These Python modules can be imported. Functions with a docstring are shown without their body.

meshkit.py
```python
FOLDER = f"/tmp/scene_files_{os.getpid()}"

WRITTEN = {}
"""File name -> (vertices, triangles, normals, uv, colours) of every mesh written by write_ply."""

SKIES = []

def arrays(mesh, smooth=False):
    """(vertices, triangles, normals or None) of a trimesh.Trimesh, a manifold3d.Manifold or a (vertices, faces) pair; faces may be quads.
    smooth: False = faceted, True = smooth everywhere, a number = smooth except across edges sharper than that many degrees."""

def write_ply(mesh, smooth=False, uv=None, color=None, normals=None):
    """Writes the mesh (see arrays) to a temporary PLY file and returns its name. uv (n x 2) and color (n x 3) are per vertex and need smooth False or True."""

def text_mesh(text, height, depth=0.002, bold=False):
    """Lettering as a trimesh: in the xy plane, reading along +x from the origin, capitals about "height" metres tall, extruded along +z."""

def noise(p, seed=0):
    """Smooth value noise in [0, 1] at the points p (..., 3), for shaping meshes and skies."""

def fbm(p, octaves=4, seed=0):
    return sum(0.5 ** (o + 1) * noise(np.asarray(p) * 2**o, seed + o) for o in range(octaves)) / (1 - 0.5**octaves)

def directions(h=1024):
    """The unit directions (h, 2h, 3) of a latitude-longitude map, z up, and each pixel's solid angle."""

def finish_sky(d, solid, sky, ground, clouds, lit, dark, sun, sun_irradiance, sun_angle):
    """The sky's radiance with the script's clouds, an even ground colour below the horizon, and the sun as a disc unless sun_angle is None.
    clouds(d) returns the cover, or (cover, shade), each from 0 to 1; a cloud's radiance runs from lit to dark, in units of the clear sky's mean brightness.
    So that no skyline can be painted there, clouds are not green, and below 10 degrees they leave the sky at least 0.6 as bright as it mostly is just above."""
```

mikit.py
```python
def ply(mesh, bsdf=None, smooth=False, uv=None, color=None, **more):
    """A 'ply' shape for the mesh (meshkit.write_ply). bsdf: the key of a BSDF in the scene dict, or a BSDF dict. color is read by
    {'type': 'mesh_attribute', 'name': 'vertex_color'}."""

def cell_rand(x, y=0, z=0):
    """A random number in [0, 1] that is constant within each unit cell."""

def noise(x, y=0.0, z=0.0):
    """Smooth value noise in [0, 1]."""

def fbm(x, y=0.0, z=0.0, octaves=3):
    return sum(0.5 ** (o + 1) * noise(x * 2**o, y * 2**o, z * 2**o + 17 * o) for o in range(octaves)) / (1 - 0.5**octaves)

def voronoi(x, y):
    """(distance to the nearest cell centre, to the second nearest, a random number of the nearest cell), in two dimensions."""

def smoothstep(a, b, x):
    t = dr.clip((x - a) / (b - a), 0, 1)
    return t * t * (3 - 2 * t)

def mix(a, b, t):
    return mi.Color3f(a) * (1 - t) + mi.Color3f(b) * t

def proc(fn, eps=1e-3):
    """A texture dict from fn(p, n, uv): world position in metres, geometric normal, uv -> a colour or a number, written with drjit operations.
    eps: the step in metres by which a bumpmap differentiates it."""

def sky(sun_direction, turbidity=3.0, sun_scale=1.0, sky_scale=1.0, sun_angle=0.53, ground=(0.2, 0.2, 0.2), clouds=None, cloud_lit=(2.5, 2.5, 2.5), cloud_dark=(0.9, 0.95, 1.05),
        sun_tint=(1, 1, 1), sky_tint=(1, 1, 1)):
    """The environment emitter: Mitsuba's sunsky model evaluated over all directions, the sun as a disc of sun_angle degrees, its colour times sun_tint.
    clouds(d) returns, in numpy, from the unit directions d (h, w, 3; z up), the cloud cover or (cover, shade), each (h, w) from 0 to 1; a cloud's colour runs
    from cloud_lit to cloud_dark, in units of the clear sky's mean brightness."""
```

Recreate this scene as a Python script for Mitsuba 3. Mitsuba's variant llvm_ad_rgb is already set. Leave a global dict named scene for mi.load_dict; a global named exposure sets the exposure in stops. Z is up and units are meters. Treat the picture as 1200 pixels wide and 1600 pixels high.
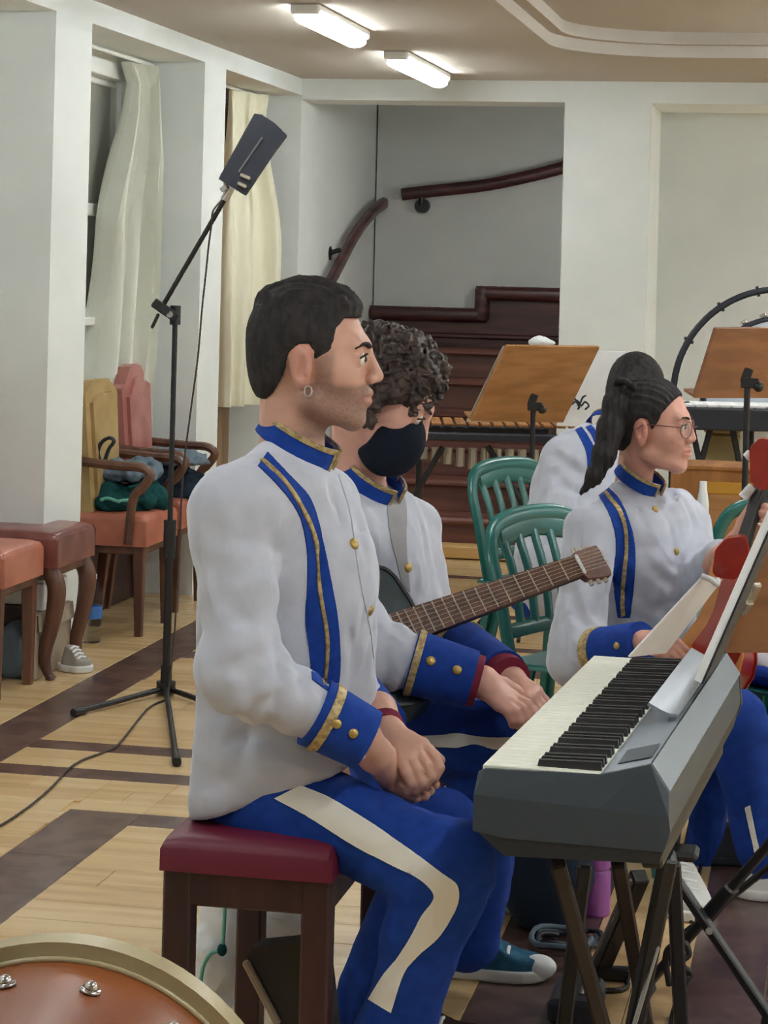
import math, random
import numpy as np, trimesh, manifold3d, mitsuba as mi, drjit as dr
import mikit, meshkit
from shapely.geometry import Polygon
from scipy.spatial import cKDTree

T = mi.ScalarTransform4f
scene, labels = {}, {}
exposure = 0.92
# ---------------------------------------------------------------- camera
# the room: x runs to the right along the back wall, y runs away from the camera along the window wall, z is up
FOCAL, CX, CY, EYE, ROLL, SLOPE = 3600.0, 600.0, 418.0, 1.35, 0.025, 0.196
YAW = math.atan(SLOPE)
CAM = np.array([0, 0, EYE])
FW = np.array([-math.sin(YAW), math.cos(YAW), 0.0])
RT = np.array([math.cos(YAW), math.sin(YAW), 0.0])
UA = math.sqrt(1 - ROLL**2) * RT + np.array([0, 0, ROLL])
VA = -ROLL * RT + np.array([0, 0, math.sqrt(1 - ROLL**2)])
scene['camera'] = {'type': 'perspective', 'fov': math.degrees(2 * math.atan(600 / FOCAL)), 'fov_axis': 'x', 'near_clip': 0.05, 'far_clip': 100.0,
                   'principal_point_offset_x': 0.0, 'principal_point_offset_y': (800 - CY) / 1600,
                   'to_world': T().look_at(origin=CAM.tolist(), target=(CAM + FW).tolist(), up=VA.tolist())}
# ---------------------------------------------------------------- light: the ceiling's fluorescent battens (built as lamps below), nothing else
LAMP = 17.0
HALL_LAMP = 44.0     # the brighter battens over the middle of the hall
LAMP_COLOUR = (0.95, 1.0, 0.99)


def P(px, py, d):
    """The point that the photograph shows at (px, py), d metres in front of the camera."""
    return CAM + d * (FW + (px - CX) / FOCAL * UA + (CY - py) / FOCAL * VA)


def on(px, py, axis, value):
    """The point on the plane axis = value (0 x, 1 y, 2 z) that the photograph shows at (px, py)."""
    r = FW + (px - CX) / FOCAL * UA + (CY - py) / FOCAL * VA
    return CAM + r * ((value - CAM[axis]) / r[axis])


def A(*v):
    return np.array(v, float)


def unit(v):
    v = np.asarray(v, float)
    return v / np.linalg.norm(v)


# ---------------------------------------------------------------- materials
def rgb(r, g, b):
    """sRGB 0..255 to linear"""
    f = lambda v: v / 12.92 / 255 if v <= 10 else ((v / 255 + 0.055) / 1.055) ** 2.4
    return [f(r), f(g), f(b)]


def mat(name, colour, rough=0.6, metal=0.0, spec=0.4, coat=0.0, bump=None, bump_scale=0.0, sheen=0.0, coatgloss=0.8, **more):
    c = colour if isinstance(colour, dict) else {'type': 'rgb', 'value': list(map(float, colour))}
    b = {'type': 'principled', 'base_color': c, 'roughness': rough, 'metallic': metal, 'specular': spec, **more}
    if coat:
        b |= {'clearcoat': coat, 'clearcoat_gloss': coatgloss}
    if sheen:
        b |= {'sheen': sheen}
    if bump is not None:
        b = {'type': 'bumpmap', 'bump': mikit.proc(bump, 5e-4), 'scale': bump_scale, 'nested': b}
    scene['mat_' + name] = {'type': 'twosided', 'bsdf': b}
    return 'mat_' + name


def vcol(name, rough=0.6, spec=0.4, **more):
    return mat(name, {'type': 'mesh_attribute', 'name': 'vertex_color'}, rough, spec=spec, **more)


def two_tone(a, b, fx, fy, fz, lo=0.3, hi=0.7, oct=3):
    return mikit.proc(lambda p, n, uv: mikit.mix(a, b, mikit.smoothstep(lo, hi, mikit.fbm(p.x * fx, p.y * fy, p.z * fz, oct))))


M_WALL = mat('wall', two_tone(rgb(211, 216, 215), rgb(217, 221, 220), 3, 3, 3), 0.8, spec=0.2)
M_WALL2 = mat('wall_warm', two_tone(rgb(211, 216, 215), rgb(217, 221, 220), 3, 3, 3), 0.8, spec=0.2)
M_CEIL = mat('ceiling', rgb(166, 160, 152), 0.85, spec=0.2)
def lacquered(name, texture):
    """parquet under a coat of clear varnish"""
    scene['mat_' + name] = {'type': 'roughplastic', 'distribution': 'ggx', 'alpha': 0.075, 'int_ior': 1.6, 'diffuse_reflectance': texture}
    return 'mat_' + name


M_PLANK = [lacquered(f'plank{i}', two_tone(a, b, 2.5, 30, 1, 0.25, 0.75)) for i, (a, b) in enumerate([
    (rgb(220, 190, 142), rgb(206, 172, 122)), (rgb(224, 196, 150), rgb(212, 180, 132)), (rgb(214, 182, 134), rgb(200, 165, 116))])]
M_INLAY = [lacquered(f'inlay{i}', two_tone(a, b, 16, 16, 1, 0.3, 0.7)) for i, (a, b) in enumerate([
    (rgb(96, 74, 68), rgb(80, 60, 57)), (rgb(102, 78, 70), rgb(86, 64, 59)), (rgb(98, 70, 60), rgb(78, 54, 50))])]
M_DARKWOOD = mat('dark_wood', two_tone(rgb(74, 36, 36), rgb(52, 24, 28), 4, 4, 30), 0.35, spec=0.5, coat=0.3)
M_STAIR = mat('stair_wood', two_tone(rgb(104, 64, 54), rgb(82, 46, 42), 2, 20, 24), 0.38, spec=0.5, coat=0.3)
M_CHAIRWOOD = mat('chair_wood', two_tone(rgb(96, 62, 46), rgb(70, 42, 34), 20, 20, 4), 0.4, spec=0.5)
M_STOOLWOOD = mat('stool_wood', two_tone(rgb(52, 27, 27), rgb(38, 19, 21), 24, 24, 4), 0.45, spec=0.4)
M_BURGUNDY = mat('burgundy_leather', rgb(86, 22, 41), 0.42, spec=0.4)
M_TERRA = mat('terracotta_leather', two_tone(rgb(170, 104, 84), rgb(154, 90, 72), 9, 9, 9), 0.3, spec=0.5)
M_PINK = mat('red_brown_leather', two_tone(rgb(162, 106, 98), rgb(148, 92, 86), 9, 9, 9), 0.3, spec=0.5)
M_BROWNL = mat('brown_leather', two_tone(rgb(116, 68, 62), rgb(98, 54, 50), 9, 9, 9), 0.25, spec=0.5)
M_OCHRE = mat('ochre_leather', two_tone(rgb(172, 148, 102), rgb(156, 130, 86), 7, 7, 7), 0.45)
M_CURTAIN = mat('curtain', rgb(216, 218, 208), 0.85, spec=0.1, sheen=0.3)
M_CURTAIN2 = mat('curtain_cream', rgb(224, 222, 202), 0.85, spec=0.1, sheen=0.3)
M_FRAMEWOOD = mat('window_wood', two_tone(rgb(140, 112, 78), rgb(112, 86, 60), 30, 30, 4), 0.5)
M_WHITEPAINT = mat('white_paint', rgb(212, 214, 210), 0.5)
M_PANE = mat('night_window', rgb(146, 146, 138), 0.25, spec=0.6)
M_BLACK = mat('black_metal', rgb(17, 18, 22), 0.45, spec=0.5)
M_BLACKP = mat('black_plastic', rgb(33, 37, 48), 0.5, spec=0.4)
M_CHROME = mat('chrome', rgb(205, 205, 205), 0.22, metal=1.0)
M_TUBE = mat('resonator_metal', rgb(196, 190, 178), 0.35, metal=0.9)
M_PAPER = mat('paper', rgb(226, 229, 232), 0.7, spec=0.2)
M_DESK = mat('desk_wood', two_tone(rgb(166, 120, 76), rgb(150, 104, 62), 6, 6, 30), 0.45)
M_DESK2 = mat('desk_wood_dark', two_tone(rgb(142, 98, 68), rgb(126, 84, 58), 6, 6, 30), 0.45)
M_GREEN = mat('green_plastic', rgb(22, 92, 88), 0.28, spec=0.5)
M_PIANO = mat('piano_case', rgb(46, 55, 63), 0.45, spec=0.45)
M_PIANOLOW = mat('piano_base', rgb(30, 33, 37), 0.5)
M_SILVER = mat('silver_panel', rgb(128, 138, 148), 0.35, metal=0.2, spec=0.5)
M_IVORY = mat('white_key', rgb(222, 224, 212), 0.3, spec=0.5)
M_EBONY = mat('black_key', rgb(34, 34, 36), 0.4, spec=0.4)
M_BRONZE = mat('stand_brown', rgb(42, 34, 32), 0.5, spec=0.4)
M_FRET = mat('fretboard', two_tone(rgb(98, 64, 54), rgb(78, 50, 44), 40, 40, 40), 0.45)
M_CELLO = mat('cello_varnish', two_tone(rgb(128, 22, 14), rgb(150, 36, 18), 9, 9, 9), 0.2, spec=0.5, coat=0.6)
M_AMBER = mat('amber_edge', two_tone(rgb(196, 132, 40), rgb(176, 108, 32), 12, 12, 12), 0.25, spec=0.5, coat=0.5)
M_BOX = mat('cardboard', rgb(150, 136, 120), 0.8)
scene['mat_bottle_plastic'] = {'type': 'dielectric', 'int_ior': 1.33, 'specular_transmittance': {'type': 'rgb', 'value': [.93, .96, .97]}}
M_CLEAR = 'mat_bottle_plastic'
M_LABELBLUE = mat('label_blue', rgb(60, 110, 180), 0.5)
M_TEALCLOTH = mat('teal_cloth', rgb(22, 62, 64), 0.9, spec=0.1)
M_TEALEDGE = mat('teal_edge', rgb(96, 160, 146), 0.8)
M_NAVYCLOTH = mat('navy_cloth', rgb(34, 44, 58), 0.9, spec=0.1)
M_GREYCLOTH = mat('grey_cloth', rgb(96, 110, 122), 0.9, spec=0.1)
M_LIGHTCLOTH = mat('pale_bag', rgb(214, 218, 224), 0.6)
M_DRUM = mat('drum_wood', two_tone(rgb(118, 62, 28), rgb(98, 50, 22), 5, 5, 5), 0.35, coat=0.3)
M_HOOP = mat('drum_hoop', two_tone(rgb(158, 146, 114), rgb(138, 126, 96), 8, 8, 8), 0.35, coat=0.3)
M_PURPLE = mat('purple_bottle', rgb(160, 92, 176), 0.25, spec=0.5)
M_KHAKI = mat('khaki_board', rgb(150, 138, 100), 0.7)
M_SKYHEAD = mat('drum_head', rgb(196, 212, 232), 0.4)
M_OAK = mat('oak_box', two_tone(rgb(158, 108, 60), rgb(138, 90, 48), 30, 6, 6), 0.45)
M_YELLOW = mat('yellow_board', rgb(176, 128, 44), 0.6)
M_PLINTH = mat('plinth_wood', two_tone(rgb(206, 170, 112), rgb(188, 150, 96), 3, 30, 30), 0.35, coat=0.3)
M_GLOSSWHITE = mat('fixture_white', rgb(225, 225, 222), 0.5)
M_FIXTUREEND = mat('fixture_end', rgb(120, 108, 100), 0.6)
M_INK = mat('ink', rgb(30, 34, 44), 0.7)


# ---------------------------------------------------------------- naming and adding
def numbered(k):
    if not any(x == k or x.startswith(k + '__') for x in taken):
        taken.add(k)
        return k
    i = 1
    while f'{k}_{i:03d}' in taken:
        i += 1
    taken.add(f'{k}_{i:03d}')
    return f'{k}_{i:03d}'


taken = set()


def thing(name, label=None, cat=None, group=None, kind=None):
    k = numbered(name)
    d = {a: b for a, b in (('label', label), ('category', cat), ('group', group), ('kind', kind)) if b}
    if d:
        labels[k] = d
    return k


def add(parent, part, mesh, material, smooth=False, label=None, **kw):
    """One entry: the part of a thing, or the thing itself when part is None."""
    k = numbered(f'{parent}__{part}') if part else parent
    scene[k] = mikit.ply(mesh, material, smooth=smooth, **kw)
    if label:
        labels[k] = {'label': label}
    return k


# ---------------------------------------------------------------- meshes
def hull(pts):
    return trimesh.convex.convex_hull(np.asarray(pts, float))


def cbox(lo, hi, b=0.004):
    """box between two corners with chamfered edges"""
    lo, hi = np.minimum(lo, hi), np.maximum(lo, hi)
    b = min(b, 0.45 * float((hi - lo).min()))
    if b <= 0:
        return trimesh.creation.box(bounds=[lo, hi])
    pts = []
    for s in np.ndindex(2, 2, 2):
        c, d = np.where(s, hi, lo), np.where(s, -1.0, 1.0)
        for k in range(3):
            q = c + d * b
            q[k] = c[k]
            pts.append(q)
    return hull(pts)


def frame(o, x, y, z):
    m = np.eye(4)
    m[:3, 0], m[:3, 1], m[:3, 2], m[:3, 3] = x, y, z, o
    return m


def place(mesh, m):
    q = mesh.copy()
    q.apply_transform(m)
    return q


def fromto(a, b, side=(0, 0, 1)):
    """frame at a whose z axis runs to b"""
    z = unit(np.subtract(b, a))
    s = np.asarray(side, float)
    if abs(z @ unit(s)) > 0.98:
        s = A(1, 0, 0)
    x = unit(np.cross(s, z))
    return frame(a, x, np.cross(z, x), z)


def bar(a, b, w, h=None, ch=0.003, side=(0, 0, 1)):
    """rectangular bar from a to b"""
    h = h or w
    L = np.linalg.norm(np.subtract(b, a))
    return place(cbox(A(-w / 2, -h / 2, 0), A(w / 2, h / 2, L), ch), fromto(a, b, side))


def taper(a, b, wa, wb, side=(0, 0, 1), ha=None, hb=None):
    L = np.linalg.norm(np.subtract(b, a))
    pts = []
    for z, w, h in ((0, wa, ha or wa), (L, wb, hb or wb)):
        c = 0.15
        for sx in (-.5, .5):
            for sy in (-.5, .5):
                pts += [(sx * w * (1 - c), sy * h, z), (sx * w, sy * h * (1 - c), z)]
    return place(hull(pts), fromto(a, b, side))


def tube(pts, r, n=10, closed=False, flat=1.0, up=(0, 0, 1)):
    """sweep of a circle (flat: squash along the up direction) along a polyline; r a number or one per point"""
    pts = np.asarray(pts, float)
    m = len(pts)
    r = np.broadcast_to(r, m)
    t = np.gradient(pts, axis=0) if not closed else np.roll(pts, -1, 0) - np.roll(pts, 1, 0)
    t /= np.linalg.norm(t, axis=1, keepdims=True) + 1e-12
    x = np.cross(np.asarray(up, float), t[0])
    if np.linalg.norm(x) < 1e-3:
        x = np.cross(A(1, 0, 0.1), t[0])
    rings = []
    ang = np.arange(n) * 2 * np.pi / n
    for i in range(m):
        x = x - t[i] * (x @ t[i])
        x = unit(x)
        y = np.cross(t[i], x)
        rings.append(pts[i] + r[i] * (np.cos(ang)[:, None] * x + flat * np.sin(ang)[:, None] * y))
    v = np.vstack(rings)
    f = []
    for i in range(m if closed else m - 1):
        a, b = i * n, ((i + 1) % m) * n
        for j in range(n):
            k = (j + 1) % n
            f += [(a + j, a + k, b + k), (a + j, b + k, b + j)]
    if not closed:
        v = np.vstack([v, pts[0], pts[-1]])
        for j in range(n):
            k = (j + 1) % n
            f += [(m * n, k, j), (m * n + 1, (m - 1) * n + j, (m - 1) * n + k)]
    return trimesh.Trimesh(v, f, process=False)


def spline(pts, n=24):
    """Catmull-Rom curve through the points"""
    p = np.asarray(pts, float)
    p = np.vstack([2 * p[0] - p[1], p, 2 * p[-1] - p[-2]])
    out = []
    for i in range(1, len(p) - 2):
        t = np.linspace(0, 1, n, endpoint=False)[:, None]
        a, b, c, d = p[i - 1:i + 3]
        out.append(0.5 * (2 * b + (c - a) * t + (2 * a - 5 * b + 4 * c - d) * t**2 + (3 * b - a - 3 * c + d) * t**3))
    return np.vstack(out + [p[-2:-1]])


def prism(poly, depth, m=None, holes=()):
    g = poly if hasattr(poly, 'exterior') else Polygon(poly, holes)
    q = trimesh.creation.extrude_polygon(g, depth, engine='earcut')
    return place(q, m) if m is not None else q


def lathe(profile, n=28, m=None):
    q = trimesh.creation.revolve(np.asarray(profile, float), sections=n)
    return place(q, m) if m is not None else q


def join(*ms):
    return trimesh.util.concatenate([x for m in ms for x in (m if isinstance(m, (list, tuple)) else [m])])


def ball(c, r, s=2):
    q = trimesh.creation.icosphere(subdivisions=s, radius=1.0)
    q.apply_scale(r)
    q.apply_translation(c)
    return q


def cyl(a, b, r, n=16, r2=None):
    return tube([a, b], [r, r2 if r2 is not None else r], n)
# ================================================================ the room
WX, BY, CEIL, LINT = -2.53, 10.755, 2.245, 2.165
ND = 0.36                       # depth of the window niches
X1, Y0 = 4.2, -3.0              # the wall at the right and the one behind the camera
random.seed(4)
k = thing('floor', kind='structure')
add(k, None, join(cbox(A(-3.2, Y0 - .3, -.15), A(X1 + .3, 12.9, -.006), 0)), M_PLANK[0])


def zone(x0, x1, y0, y1, dark, along_x, w, L):
    """boards that cover a rectangle of the floor"""
    nu = max(1, round(((y1 - y0) if along_x else (x1 - x0)) / w))
    for i in range(nu):
        if along_x:
            a0, a1, lo, hi = y0 + (y1 - y0) * i / nu, y0 + (y1 - y0) * (i + 1) / nu, x0, x1
        else:
            a0, a1, lo, hi = x0 + (x1 - x0) * i / nu, x0 + (x1 - x0) * (i + 1) / nu, y0, y1
        s = lo - random.uniform(0, L) * (i % 2 or 0.4)
        while s < hi:
            e = s + L
            c, d = max(s, lo), min(e, hi)
            s = e
            if d - c < 0.02:
                continue
            g = 0.0008
            p0, p1 = (A(c + g, a0 + g, -.012), A(d - g, a1 - g, random.uniform(-.0006, 0))) if along_x else (A(a0 + g, c + g, -.012), A(a1 - g, d - g, random.uniform(-.0006, 0)))
            add('floor', 'inlay_board' if dark else 'plank', cbox(p0, p1, 0.001), random.choice(M_INLAY if dark else M_PLANK))


zone(-2.90, -2.34, 5.6, 10.6, 0, 1, .14, .8)
zone(-2.34, -2.165, 5.2, 10.6, 1, 0, .2, .75)
for y0, y1, d in ((4.3, 5.75, 0), (5.75, 5.86, 1), (5.86, 6.07, 0), (6.07, 6.18, 1), (6.18, 7.6, 0)):
    if y1 <= 5.8:
        zone(-2.165, -1.815, y0, y1, d, 1, .12, .5)
    else:
        zone(-2.165, -.63, y0, y1, d, 1, .11, .7)
zone(-1.815, -1.63, 3.6, 5.42, 1, 0, .2, .8)
zone(-1.63, -.63, 5.30, 5.42, 1, 1, .13, .7)
zone(-1.815, -1.63, 5.42, 5.75, 0, 1, .11, .5)
zone(-1.63, -.63, 5.42, 5.75, 0, 1, .11, .7)
zone(-2.165, -.63, 5.75, 5.86, 1, 1, .12, .7)
zone(-1.63, -.63, 3.3, 5.30, 0, 1, .135, .8)
for y0, y1, d in ((7.6, 7.74, 1), (7.74, 8.1, 0), (8.1, 8.19, 1), (8.19, 8.85, 0), (8.85, 8.95, 1), (8.95, 9.95, 0), (9.95, 10.05, 1), (10.05, 10.56, 0)):
    zone(-2.165, .2, y0, y1, d, 1, .13, .9)
zone(-.63, -.446, 3.3, 7.6, 1, 0, .2, .9)
zone(-.446, -.245, 3.3, 7.6, 0, 0, .11, .9)
zone(-.245, .2, 3.3, 5.55, 1, 0, .15, .9)
zone(-.245, .2, 5.55, 5.75, 0, 1, .11, .9)
zone(-.245, .2, 5.75, 6.2, 1, 1, .15, .9)
zone(-.245, .2, 6.2, 7.6, 0, 1, .12, .9)

# window wall: pillars, lintel beam, niches
NICHES = [(5.70, 7.21), (7.585, 9.03), (9.36, BY)]
wl = [cbox(A(WX - .8, Y0, 0), A(WX, 3.9, CEIL), 0), cbox(A(WX - .8, 3.9, 2.165), A(WX, BY, CEIL), 0)]
for y0, y1 in ((5.35, 5.70), (7.21, 7.585), (9.03, 9.36)):
    wl.append(cbox(A(WX - .8, y0, 0), A(WX, y1, LINT + .001), 0))
wl.append(cbox(A(WX - .8, 3.9, 0), A(WX - ND, 5.4, 2.3), 0))
SILL, WTOP = 1.115, 2.10
for y0, y1 in NICHES:
    wl += [cbox(A(WX - .8, y0, 0), A(WX - ND, y1, SILL), 0), cbox(A(WX - .8, y0, WTOP), A(WX - ND, y1, 2.3), 0)]
wl.append(cbox(A(WX - .8, BY, 0), A(WX, 12.8, 3.4), 0))
add(thing('wall_left', kind='structure'), None, join(wl), M_WALL)
for i, (y0, y1) in enumerate(NICHES):
    k = thing(f'window_{i + 1}', kind='structure')
    xw = WX - ND - .04
    fm = M_WHITEPAINT if i < 2 else M_FRAMEWOOD
    for yy in (y0 + .03, (y0 + y1) / 2, y1 - .03):
        add(k, 'frame_post', cbox(A(xw, yy - .03, SILL), A(xw + .05, yy + .03, WTOP)), fm)
    for zz in (SILL + .025, 1.55, WTOP - .025):
        add(k, 'frame_rail', cbox(A(xw, y0, zz - .025), A(xw + .045, y1, zz + .025)), fm)
    for a, b in ((y0, (y0 + y1) / 2), ((y0 + y1) / 2, y1)):
        add(k, 'pane', cbox(A(xw + .012, a, SILL), A(xw + .022, b, WTOP), 0), M_PANE)
    add(k, 'sill', cbox(A(xw - .02, y0, SILL - .02), A(WX - ND + .05, y1, SILL + .012)), M_WHITEPAINT)
    add(k, 'curtain_box', cbox(A(WX - ND, y0, 2.075), A(WX - ND + .06, y1, LINT)), M_WHITEPAINT if i < 2 else M_FRAMEWOOD)
    add(k, 'night_board', cbox(A(xw - .3, y0, SILL), A(xw - .28, y1, WTOP), 0), M_PANE)
# the wooden post of the last window, in front of its curtain
add('window_3', 'wooden_post', cbox(A(WX - .33, 9.362, .3), A(WX - .29, on(364, 300, 0, WX - .3)[1], 2.1)), M_FRAMEWOOD)

# back wall: beam, pillar, shallow recess
bx0, bx1 = on(876, 400, 1, BY)[0], on(1012, 400, 1, BY)[0]
add(thing('wall_back', kind='structure'), None, join(
    cbox(A(WX + .001, BY, 2.145), A(bx0, BY + .3, CEIL + .3), 0), cbox(A(bx0, BY, 2.145), A(X1, BY + .65, CEIL + .3), 0), cbox(A(bx0, BY, 0), A(bx1, BY + .7, 2.2), 0.004),
    cbox(A(bx1 - .1, BY + .6, 0), A(X1, BY + .8, 2.3), 0), cbox(A(X1 - 1.5, BY, 0), A(X1, BY + .3, 2.3), 0)), M_WALL2)
add(thing('wall_stairwell', kind='structure'), None, join(cbox(A(-2.52, 12.58, 0), A(1.2, 12.9, 3.4), 0), cbox(A(1.0, 11.2, 0), A(1.3, 12.7, 3.4), 0),
    cbox(A(bx0 + .3, 11.43, 0), A(1.2, 11.6, 3.4), 0), cbox(A(WX + .001, BY + .25, 2.4), A(1.3, BY + .3, 3.4), 0)), M_WALL2)
add(thing('wall_right', kind='structure'), None, cbox(A(X1, Y0 - .3, 0), A(X1 + .3, BY + .9, 2.6), 0), M_WALL)
add(thing('wall_rear', kind='structure'), None, cbox(A(-3.3, Y0 - .3, 0), A(X1 + .3, Y0, 2.6), 0), M_WALL)
# ceiling with a rounded coffer
cx0, cx1, cy0, cy1 = -1.13, 2.6, .5, 9.55


def rounded(x0, x1, y0, y1, r):
    return Polygon([(x0 + r, y0 + r), (x1 - r, y0 + r), (x1 - r, y1 - r), (x0 + r, y1 - r)]).buffer(r, 16)


outer = Polygon([(-3.3, Y0 - .3), (X1 + .3, Y0 - .3), (X1 + .3, BY + .3), (-3.3, BY + .3)])
c1 = outer.difference(rounded(cx0, cx1, cy0, cy1, .55))
c2 = outer.difference(rounded(cx0 + .05, cx1 - .05, cy0 + .05, cy1 - .05, .5))
k = thing('ceiling', kind='structure')
add(k, None, join(prism(c1, .05, frame(A(0, 0, CEIL), *np.eye(3))), prism(c2, .05, frame(A(0, 0, CEIL + .05), *np.eye(3))), prism(outer, .1, frame(A(0, 0, CEIL + .10), *np.eye(3)))), M_CEIL)
add(thing('ceiling_stairwell', kind='structure'), None, cbox(A(-3, BY, 3.3), A(1.3, 12.9, 3.5), 0), M_CEIL)

# fluorescent battens
lamp_labels = ['fluorescent ceiling batten nearer the camera, glowing white', 'fluorescent ceiling batten just in front of the stairwell beam, glowing white']


def batten(x, yc, L, seen, CEIL=CEIL, power=LAMP):
    where = ['over the seated man and guitarist', 'above the burgundy bench', 'above the bass drum', 'nearest the camera side of the window row', 'over the near end of the right row', 'second of the right row', 'in the middle of the right row', 'fourth of the right row', 'at the far end of the right row', 'in the coffer nearest the camera', 'in the middle of the coffer', 'in the far part of the coffer']
    seen_by = where[len([q for q in labels if q.startswith('ceiling_lamp')]) - 2] if seen is None else ''
    if seen is not None:
        k = thing('ceiling_lamp', lamp_labels[seen], 'ceiling lamp', 'fluorescent battens on the ceiling')
    else:
        k = thing('ceiling_lamp', f'fluorescent ceiling batten {seen_by}', 'ceiling lamp', 'fluorescent battens out of view')
    add(k, 'base', cbox(A(x - .05, yc - L / 2, CEIL - .022), A(x + .05, yc + L / 2, CEIL), .004), M_GLOSSWHITE)
    for e in (-1, 1):
        y = yc + e * L / 2
        add(k, 'end_cap', cbox(A(x - .05, y - .012, CEIL - .036), A(x + .05, y + .012, CEIL), .006), M_GLOSSWHITE)
    ang = np.linspace(0, 2 * np.pi, 24, endpoint=False)
    g = Polygon(np.stack([.044 * np.cos(ang), .024 * np.sin(ang)], 1))
    q = prism(g, L - .05, frame(A(x, yc - L / 2 + .025, CEIL - .046), A(1, 0, 0), A(0, 0, -1), A(0, 1, 0)))
    kk = add(k, 'diffuser', q, M_GLOSSWHITE, smooth=40)
    scene[kk]['emitter'] = {'type': 'area', 'radiance': {'type': 'rgb', 'value': [power * c for c in LAMP_COLOUR]}}


batten(-1.80, 8.10, .86, 0)
batten(-1.80, 9.86, 1.06, 1)
for yc in (6.35, 4.6, 2.85, 1.1):
    batten(-1.80, yc, .86, None)
for yc in (9.4, 7.2, 5.0, 2.8, .6):
    batten(3.1, yc, .86, None, power=HALL_LAMP)

for yc in (2.4, 5.6, 9.0):
    batten(.45, yc, 1.06, None, CEIL + .10, HALL_LAMP)

# the stairwell's own wall lamp, on the back of the pillar, lights the flight
k = thing('wall_lamp', 'round white lamp lighting the stairs, on the hidden side of the pillar', 'wall lamp')
lx = (bx0 + bx1) / 2 - .05
add(k, 'mount', cbox(A(lx - .05, BY + .70, 1.62), A(lx + .05, BY + .73, 1.78), .008), M_GLOSSWHITE)
kk = add(k, 'globe', ball(A(lx, BY + .80, 1.70), .075, 3), M_GLOSSWHITE, smooth=True)
scene[kk]['emitter'] = {'type': 'area', 'radiance': {'type': 'rgb', 'value': [17.0, 16.6, 15.0]}}

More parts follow.
